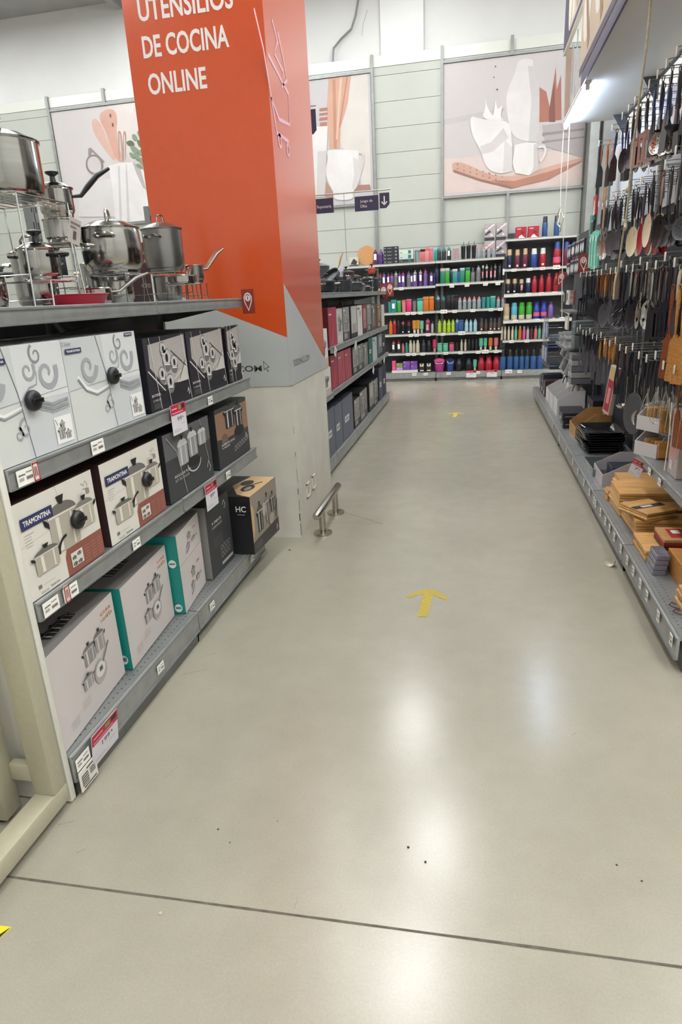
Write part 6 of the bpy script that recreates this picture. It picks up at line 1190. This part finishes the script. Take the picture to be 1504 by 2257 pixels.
# red striped board sets
for k in range(3):
    rbox(3.23, 3.42, .93, 1.24, BZ+.061+k*.02, BZ+.079+k*.02, [mat('#5e1c1c', .5), mat('#8a2a22', .5), mat('#b98a58', .5, 0, 'wood', 6, .15)][k], ['dark red board set lowest of the striped trio', 'red board set in the middle of the striped trio', 'light board with a red label on top of the striped trio'][k], top=Art().rect(.03, .04, .16, .27, '#9d2b24', 1).rect(.05, .06, .1, .1, '#d8cfc8', 2) if k == 2 else None)
for k in range(4):
    rbox(3.06, 3.19, .845+.004*k, .905+.004*k, BZ+k*.026, BZ+k*.026+.0245, mat('#6d6872', .25, 0, 'noise', 20, .2, coat=.6), 'shrink-wrapped grey plastic pack in the small pile at the shelf front, %s from the bottom' % nth(k), nm='plastic_pack', cat='package', g='grey plastic packs')
rbox(2.83, 3.15, .93, 1.25, BZ, BZ+.11, WOODM, 'thick orange-brown butcher block near the right picture edge', nm='butcher_block')
boards(2.62, 2.80, .88, 1.22, BZ, 4, .02, WOODL, 'light board in the nearest stack at the right picture edge')
boards(2.40, 2.58, .88, 1.2, BZ, 3, .02, mat('#a58a5e', .6, 0, 'wood', 9, .3), 'mottled board in the stack beyond the right picture edge')
for q, y in enumerate((2.70, 2.64)):
    mb = MB(); mb.tube([(.87, y, BZ+.006), (.845, y+.01, BZ+.01), (.835, y+.03, BZ+.01), (.85, y+.05, BZ+.01), (.87, y+.045, BZ+.006)], .0025, mat('#4a3b30', .7), 6); tag(mb.build('leather_loop'), 'dark cord loop of a board on the near right shelf, %s' % ['farther one', 'nearer one'][q], 'cord')
# open display trays
def vtray(y0, y1, x0, x1, z0, h, m, lab, cut=.5, fill=None, fm=None, cat='tray', fills=6, inner=None):
    t = thing('display_tray', lab, cat, (x0, (y0+y1)/2, z0), RR_); w, d = y1-y0, x1-x0; th = .004
    mb = MB(); mb.box(-w/2, w/2, 0, d, 0, th, m); mb.box(-w/2, w/2, d-th, d, th, h, m); mb.box(-w/2, w/2, 0, th, th, h*cut, m)
    for s in (-1, 1): mb.prism([(th, th), (d-th, th), (d-th, h), (d*.55, h), (th, h*cut)], 'x', s*(w/2)-(th if s > 0 else 0), s*(w/2)+(0 if s > 0 else th), m)
    mb.build('tray', t, smooth=False)
    return t
def fill_sticks(y0, y1, x0, x1, z0, z1, n, mats, lab, nm, cat, lean=.25):
    for k in range(n):
        y = y0+(y1-y0)*(k+.5)/n; mb = MB(); w = (y1-y0)/n*.4; mb.box(-w, w, -.008, .008, 0, z1-z0, mats[k % len(mats)], .002)
        mb.lathe([(w*1.2, 0), (w*1.3, .02), (0, .03)], mats[(k+1) % len(mats)], (0, 0, z1-z0-.004), 8)
        tag(mb.build(nm, loc=((x0+x1)/2+random.uniform(-.02, .02), y, z0), rot=(random.uniform(-.1, .1), lean+random.uniform(-.06, .06), 0)), '%s, %s from the near side' % (lab, nth(k)), cat, lab)
WT = mat('#c7c3c2', .5); GT_ = mat('#b3adb0', .5)
vtray(4.56, 4.90, .87, 1.18, BZ, .165, GT_, 'white open display tray holding dark flat packs beside the wooden boards')
for k in range(6): rbox(4.58+.03*k, 4.60+.03*k, .93, 1.11, BZ+.006, BZ+.13, mat('#2c2d3a', .3, coat=.4), 'dark flat pack standing in the white display tray, %s from the near side' % nth(k), nm='flat_pack', cat='package', g='dark flat packs in the tray')
WD2 = [WOODM, WOODL, mat('#9a6a38', .5, 0, 'wood', 8, .2)]
for q, z in enumerate((.5135, .665)):
    o = vtray(3.90, 4.07, .985, 1.16, z, .148, WT, ['white corner-cut display tray of small wooden items, lower one', 'white corner-cut display tray of wooden spatulas, upper one'][q], cut=.55); o.rotation_euler.z = RR_+.55
    for k in range(5): rbox(3.90+.03*k, 3.915+.03*k, 1.035-.012*k, 1.13-.012*k, z+.006, z+[.10, .135][q], WD2[k % 3], '%s wooden slat in the %s corner-cut tray, %s from the near side' % (['short', 'tall'][q], ['lower', 'upper'][q], nth(k)), nm='wood_trivet', cat='trivet', g='wooden slats in the trays')
rbox(3.48, 3.64, 1.02, 1.2, .5135, .86, mat('#a8958f', .25, 0, 'noise', 12, .12, coat=.5), 'tall clear pinkish box standing on the short right shelf', nm='gift_box', cat='box', g=None, art=Art().rect(.02, .1, .14, .3, '#b98a80', 1).rect(.03, .03, .08, .08, '#cfc6c2', 1))
mb = MB(); mb.tube([(0, 0, 0), (.004, -.002, -.2), (0, 0, -.36)], .003, mat('#e0d6cc', .6), 6); tag(mb.build('string', loc=(.985, 3.56, .90)), 'short pale string in front of the clear pinkish box', 'string')
# clear tray, black bakeware stack
t = thing('glass_dish', 'grey glass baking dish standing low at the shelf front beside the black trays', 'dish', (.85, 5.02, BZ), RR_)
GL = mat('#707874', .12, 0, 'plain', coat=1)
mb = MB(); mb.box(-.2, .2, 0, .3, 0, .006, GL); 
for a_ in ((-.2, .2, 0, .006), (-.2, .2, .294, .3)): mb.box(a_[0], a_[1], a_[2], a_[3], .006, .05, GL, .001)
for s in (-.2, .194): mb.box(s, s+.006, .006, .294, .006, .05, GL)
mb.build('dish', t); mb = MB(); mb.box(-.19, .19, .01, .29, .0062, .03, mat('#33393c', .3)); mb.build('insert', t)
BK = mat('#101013', .18, 0, coat=1)
for k in range(8):
    mb = MB(); w, d = .215, .30; z = 0
    mb.box(-w*.86, w*.86, .03, d-.03, 0, .004, BK, .001)
    for s in (-1, 1): mb.prism([(s*w*.86, 0), (s*w, .036), (s*(w+.018), .036), (s*(w+.018), .040), (s*(w-.004), .040), (s*w*.84, .003)][::s], 'y', .02, d-.02, BK)
    mb.prism([(.03, 0), (.0, .036), (-.014, .036), (-.014, .04), (.004, .04), (.034, .003)], 'x', -w, w, BK); mb.prism([(d-.03, 0), (d, .036), (d+.014, .036), (d+.014, .04), (d-.004, .04), (d-.034, .003)], 'x', -w, w, BK)
    if k == 7: mb.tube([(-.06, .02, .045), (-.05, .0, .06), (.02, -.005, .065), (.06, .02, .05)], .006, BK, 8)
    o = mb.build('baking_tray', loc=(.90+random.uniform(-.008, .008), 5.72+random.uniform(-.01, .01), BZ+.02*k), rot=(0, 0, RR_+random.uniform(-.04, .04))); tag(o, 'glossy black baking tray in the stack, %s from the bottom' % nth(k), 'tray', 'black baking trays')
# cardboard tray and black boxes
vtray(6.10, 6.50, .90, 1.2, BZ, .22, KRAFT, 'brown cardboard display tray open at the front, before the black boxes', cut=.45)
def bbox(y0, y1, x0, x1, z0, z1, lab, m='#1c1b24'):
    w = y1-y0; h = z1-z0
    return carton('product_box', lab, w, h, x1-x0, mat(m, .4), (x0, (y0+y1)/2, z0), RR_, af=Art().rect(w*.3, h*.55, w*.38, h*.75, '#d8d6d6', 1).rect(w*.45, h*.6, w*.85, h*.66, '#9b99a0', 1).rect(w*.15, h*.1, w*.6, h*.35, '#c9c7c4', 1), ar=Art().rect(.02, h*.5, (x1-x0)*.6, h*.58, '#a8a6ac', 1), group='dark boxes on the right base shelf')
bbox(6.56, 6.78, .85, 1.08, BZ, BZ+.075, 'dark navy box lowest of the front pair beside the cardboard tray'); bbox(6.56, 6.80, .84, 1.1, BZ+.0765, BZ+.15, 'dark navy box on top of the front pair beside the cardboard tray')
bbox(6.60, 6.95, 1.02+.1, 1.27, BZ, BZ+.26, 'black box standing behind the navy pair'); bbox(6.84, 7.1, .87, 1.09, BZ, BZ+.13, 'dark box between the navy pair and the white display boxes')
bbox(6.15, 6.45, 1.0, 1.18, BZ+.24-.23, BZ+.06, 'dark flat box lying inside the cardboard tray')
for q, (y0, y1, h) in enumerate(((7.2, 7.55, .27), (7.6, 7.98, .24), (8.05, 8.4, .24))):
    vtray(y0, y1, .86, 1.14, BZ, h, mat('#c4c5c4', .5), 'white open display box of striped tools, %s from the near side' % nth(q), cut=.65)
    fill_sticks(y0+.03, y1-.03, .95, 1.05, BZ+.008, BZ+h+.07, 7, [WHITE, BLACK], 'striped black and white tool in white display box %s' % ['nearest the cardboard tray', 'in the middle', 'farthest away'][q], 'striped_tool', 'tool')
for q, (y0, h) in enumerate(((8.55, .2), (8.8, .25), (9.1, .2))): bbox(y0, y0+.2, .86, 1.1, BZ, BZ+h, 'small dark box at the far end of the right base shelf, %s' % nth(q), ['#3a2228', '#22252e', '#4a4c50'][q])

# ------------------------------------------------------------------ hanging packets and bakeware at the far end
def packet(y, z, w, h, m, lab, art=None, x=1.12, d=.02, g='hanging packets at the far end of the right row', nm='hanging_packet'):
    return carton(nm, lab, w, h, d, m, (x, y, z), RR_, af=art, group=g, cat='package', bev=.003)
MINT = mat('#63b79a', .5); MBLK = mat('#20222a', .5)
def mint_art(w, h, k): 
    a = Art(); a.ell(w*.3, h*.82, w*.16, h*.08, '#c9d8d4', 1); a.line([(w*.7, h*.1), (w*.55, h*.6), (w*.75, h*.85)], .02, '#2e3b44', 1); a.rect(w*.1, h*.1, w*.35, h*.4, '#9fd0bd', 1); return a
for k, (y, z, h, x) in enumerate(((6.55, 1.62, .31, 1.04), (6.78, 1.62, .33, 1.05), (7.0, 1.64, .30, 1.06))): packet(y, z, .19, h, MINT, 'mint green hanging packet of silicone bakeware, %s from the near side' % nth(k), mint_art(.19, h, k), x)
def circ_art(w, h, n): 
    a = Art()
    for k in range(n): a.ell(w*(k+.5)/n, h*.45, w*.38/n, h*.3, '#cfd3d3', 1)
    a.rect(0, h*.92, w, h, '#9a9ea2', 1); return a
for k, (y, z, w, h, n) in enumerate(((7.85, 1.80, .3, .15, 2), (8.2, 1.80, .3, .15, 2), (8.55, 1.80, .3, .15, 1), (7.85, 1.60, .3, .16, 3), (8.2, 1.60, .3, .16, 3), (8.55, 1.60, .3, .16, 4), (8.9, 1.78, .3, .17, 2), (8.9, 1.58, .3, .16, 3))):
    packet(y, z, w, h, MBLK, 'dark hanging card with white round shapes at the far end of the right row, %s card' % nth(k), circ_art(w, h, n), 1.10)
BRN = mat('#6d4a42', .5)
a = Art()
for k in range(3): a.rect(.03+.08*k, .02, .06+.08*k, .06, '#c9b9ae', 1); a.rect(.03+.08*k, .09, .055+.08*k, .11, '#c9b9ae', 1)
packet(7.95, 1.28, .28, .15, BRN, 'brown hanging packet with three white figures near the far end', a, 1.04)
packet(8.35, 1.27, .2, .16, mat('#d0cdc6', .5), 'white hanging packet with black cutter shapes beside the brown packet', Art().rect(.03, .02, .08, .14, '#1f1f24', 1).rect(.11, .05, .16, .13, '#1f1f24', 1), 1.04)
packet(8.62, 1.27, .2, .16, MBLK, 'black hanging packet with a white figure behind the white packet', Art().rect(.06, .03, .12, .13, '#d6d4cf', 1), 1.04)
packet(8.15, 1.00, .22, .18, mat('#c9c6b8', .5), 'cream hanging packet with a dark zigzag top, low at the far end', Art().poly([(0, .18), (.22, .18), (.22, .155), (.17, .14), (.11, .155), (.06, .14), (0, .155)], '#2d2c33', 1), 1.02)
packet(7.8, 1.02, .26, .17, MBLK, 'black hanging packet beside the cream one at the far end', None, 1.06)
packet(7.45, 1.28, .3, .15, MBLK, 'long black packet behind the brown packet', None, 1.1)
packet(7.4, 1.95, .14, .14, MBLK, 'small black packet above the mint packets', Art().line([(0, .13), (.14, .13)], .008, '#b9bcbf', 1), 1.12)
packet(7.62, 1.96, .14, .2, mat('#3f8f7c', .5), 'teal packet beside the small black packet above the mint ones', None, 1.14)
packet(7.2, 2.12, .16, .17, mat('#9a2a2e', .5), 'red and white packet high above the mint packets', Art().poly([(.03, .0), (.12, .0), (.1, .12), (.06, .14)], '#d8cfc8', 1), 1.10)
carton('corrugated_panel', 'tall narrow brown cardboard panel standing behind the far packets', .14, .75, .01, mat('#9a7450', .8, 0, 'noise', 30, .06), (1.16, 7.06, 1.98), RR_, cat='panel')
# silver rack of white slats
mb = MB()
for k in range(9): mb.box(-.2, .2, 0, .012, .022*k, .022*k+.012, mat('#d3dad9', .4))
for s in (-.19, .18): mb.box(s, s+.01, .012, .02, 0, .19, WHITE)
tag(mb.build('slatted_rack', loc=(1.12, 5.75, 1.93), rot=(0, 0, RR_)), 'pale slatted dish rack hanging behind the second utensil row', 'rack')
# bakeware on the slanted shelves
TIN = mat('#a3a6a9', .35, .6); TIN2 = mat('#808489', .4, .4); TINS = mat('#c0c2c2', .35, .6)
def tin(y, z, w, d, m, lab, cup=0, x=.95, tilt=0, dy=0):
    t = thing('baking_tin', lab, 'tin', (x, y, z), RR_+dy, 'baking tins at the far end of the right row'); t.rotation_euler = (tilt, 0, RR_+dy)
    mb = MB(); mb.box(-w/2, w/2, 0, d, 0, .004, m, .001)
    for a_, b_, c_, e_ in ((-w/2, w/2, 0, .006), (-w/2, w/2, d-.006, d), (-w/2, -w/2+.006, .006, d-.006), (w/2-.006, w/2, .006, d-.006)): mb.box(a_, b_, c_, e_, .004, .03, m, .001)
    mb.build('pan', t)
    if cup:
        mb = MB()
        for i in range(3):
            for j in range(2): mb.lathe([(.0, .006), (.022, .006), (.032, .031), (.038, .032)], BLACK, (-w/2+w*(i+.5)/3, d*(j+.5)/2, 0), 12)
        mb.build('cups', t)
for k in range(5): tin(7.72+.01*k, .842+.031*k, .34-.01*k, .28, [TINS, TIN, TIN2, TINS, TIN][k], 'grey baking tin stacked on the far slanted shelf, %s from the bottom' % nth(k), 0, .965, 0, .04*(-1)**k)
for k in range(4): tin(8.2, .842+.031*k, .26, .24, [TIN, TIN2, TINS, TIN][k], 'grey baking tin in the second far stack, %s from the bottom' % nth(k), 0, .97, 0, -.05*(-1)**k)
for k in range(5): packet(7.30+.005*k, .50+.062*k, .26, .056, [mat('#74777c', .4, .3), mat('#a9aca8', .4, .3)][k % 2], 'boxed loaf tin with pale label in the column by the hooks, %s from the bottom' % nth(k), Art().rect(.12, .012, .22, .044, '#8f918f', 1), .98, .2, 'boxed loaf tins', 'loaf_tin')
for q, (y, z, x) in enumerate(((7.35, .86, 1.0), (7.35, 1.0, 1.0))): packet(y, z, .24, .13, mat('#56605e', .4), 'dark green-grey boxed mould with pale windows, %s' % ['lower one', 'upper one'][q], Art().rect(.05, .06, .13, .10, '#8d938f', 1).rect(.02, .12, .22, .125, '#9ba09c', 1), x, .18, 'boxed moulds', 'boxed_mould')
# low wall of moulds hanging under the shelf
for q in range(12):
    y = 7.75+.16*(q % 6); z = .50+.17*(q//6); tin(y, z, .13, .14, [TIN2, TIN, TINS][q % 3], 'small hanging mould under the far tin shelf, %s row, %s from near side' % (['lower', 'upper'][q//6], nth(q % 6)), 0, 1.05, 1.2)
t = thing('wire_basket', 'chrome wire basket rack of cutters closing the far end of the right row', 'basket', (.90, 9.2, .5), RR_)
mb = MB()
for z in (0, .12, .24, .36, .48, .60): mb.tube([(-.28, .2, z), (-.28, 0, z), (.28, 0, z), (.28, .2, z)], .003, CHROME, 5)
for k in range(9): mb.tube([(-.28+.07*k, 0, 0), (-.28+.07*k, 0, .60)], .002, CHROME, 5)
mb.build('basket_frame', t); mb = MB(); mb.box(-.25, .25, .05, .18, -.05, .02, mat('#3c4656', .5)); mb.box(-.25, -.05, .04, .18, .16, .24, mat('#2d3a66', .5)); mb.box(.02, .22, .04, .18, .30, .38, mat('#6d7684', .4)); mb.build('backing', t)
for q in range(10):
    y = 8.75+.14*(q % 5); z = .56+.30*(q//5)
    packet(y+.1, z, .10, .17, [mat('#6d7a8c', .4), mat('#a9b0b8', .4), mat('#4c5f8e', .4), mat('#bfc4c8', .4), mat('#777c84', .4)][q % 5], 'small blister packet of cutters on the far basket rack, %s row, %s from the near side' % (['lower', 'upper'][q//5], nth(q % 5)), Art().ell(.05, .09, .03, .035, '#b5bac0', 1), .885, .012, 'cutter packets on the basket rack')
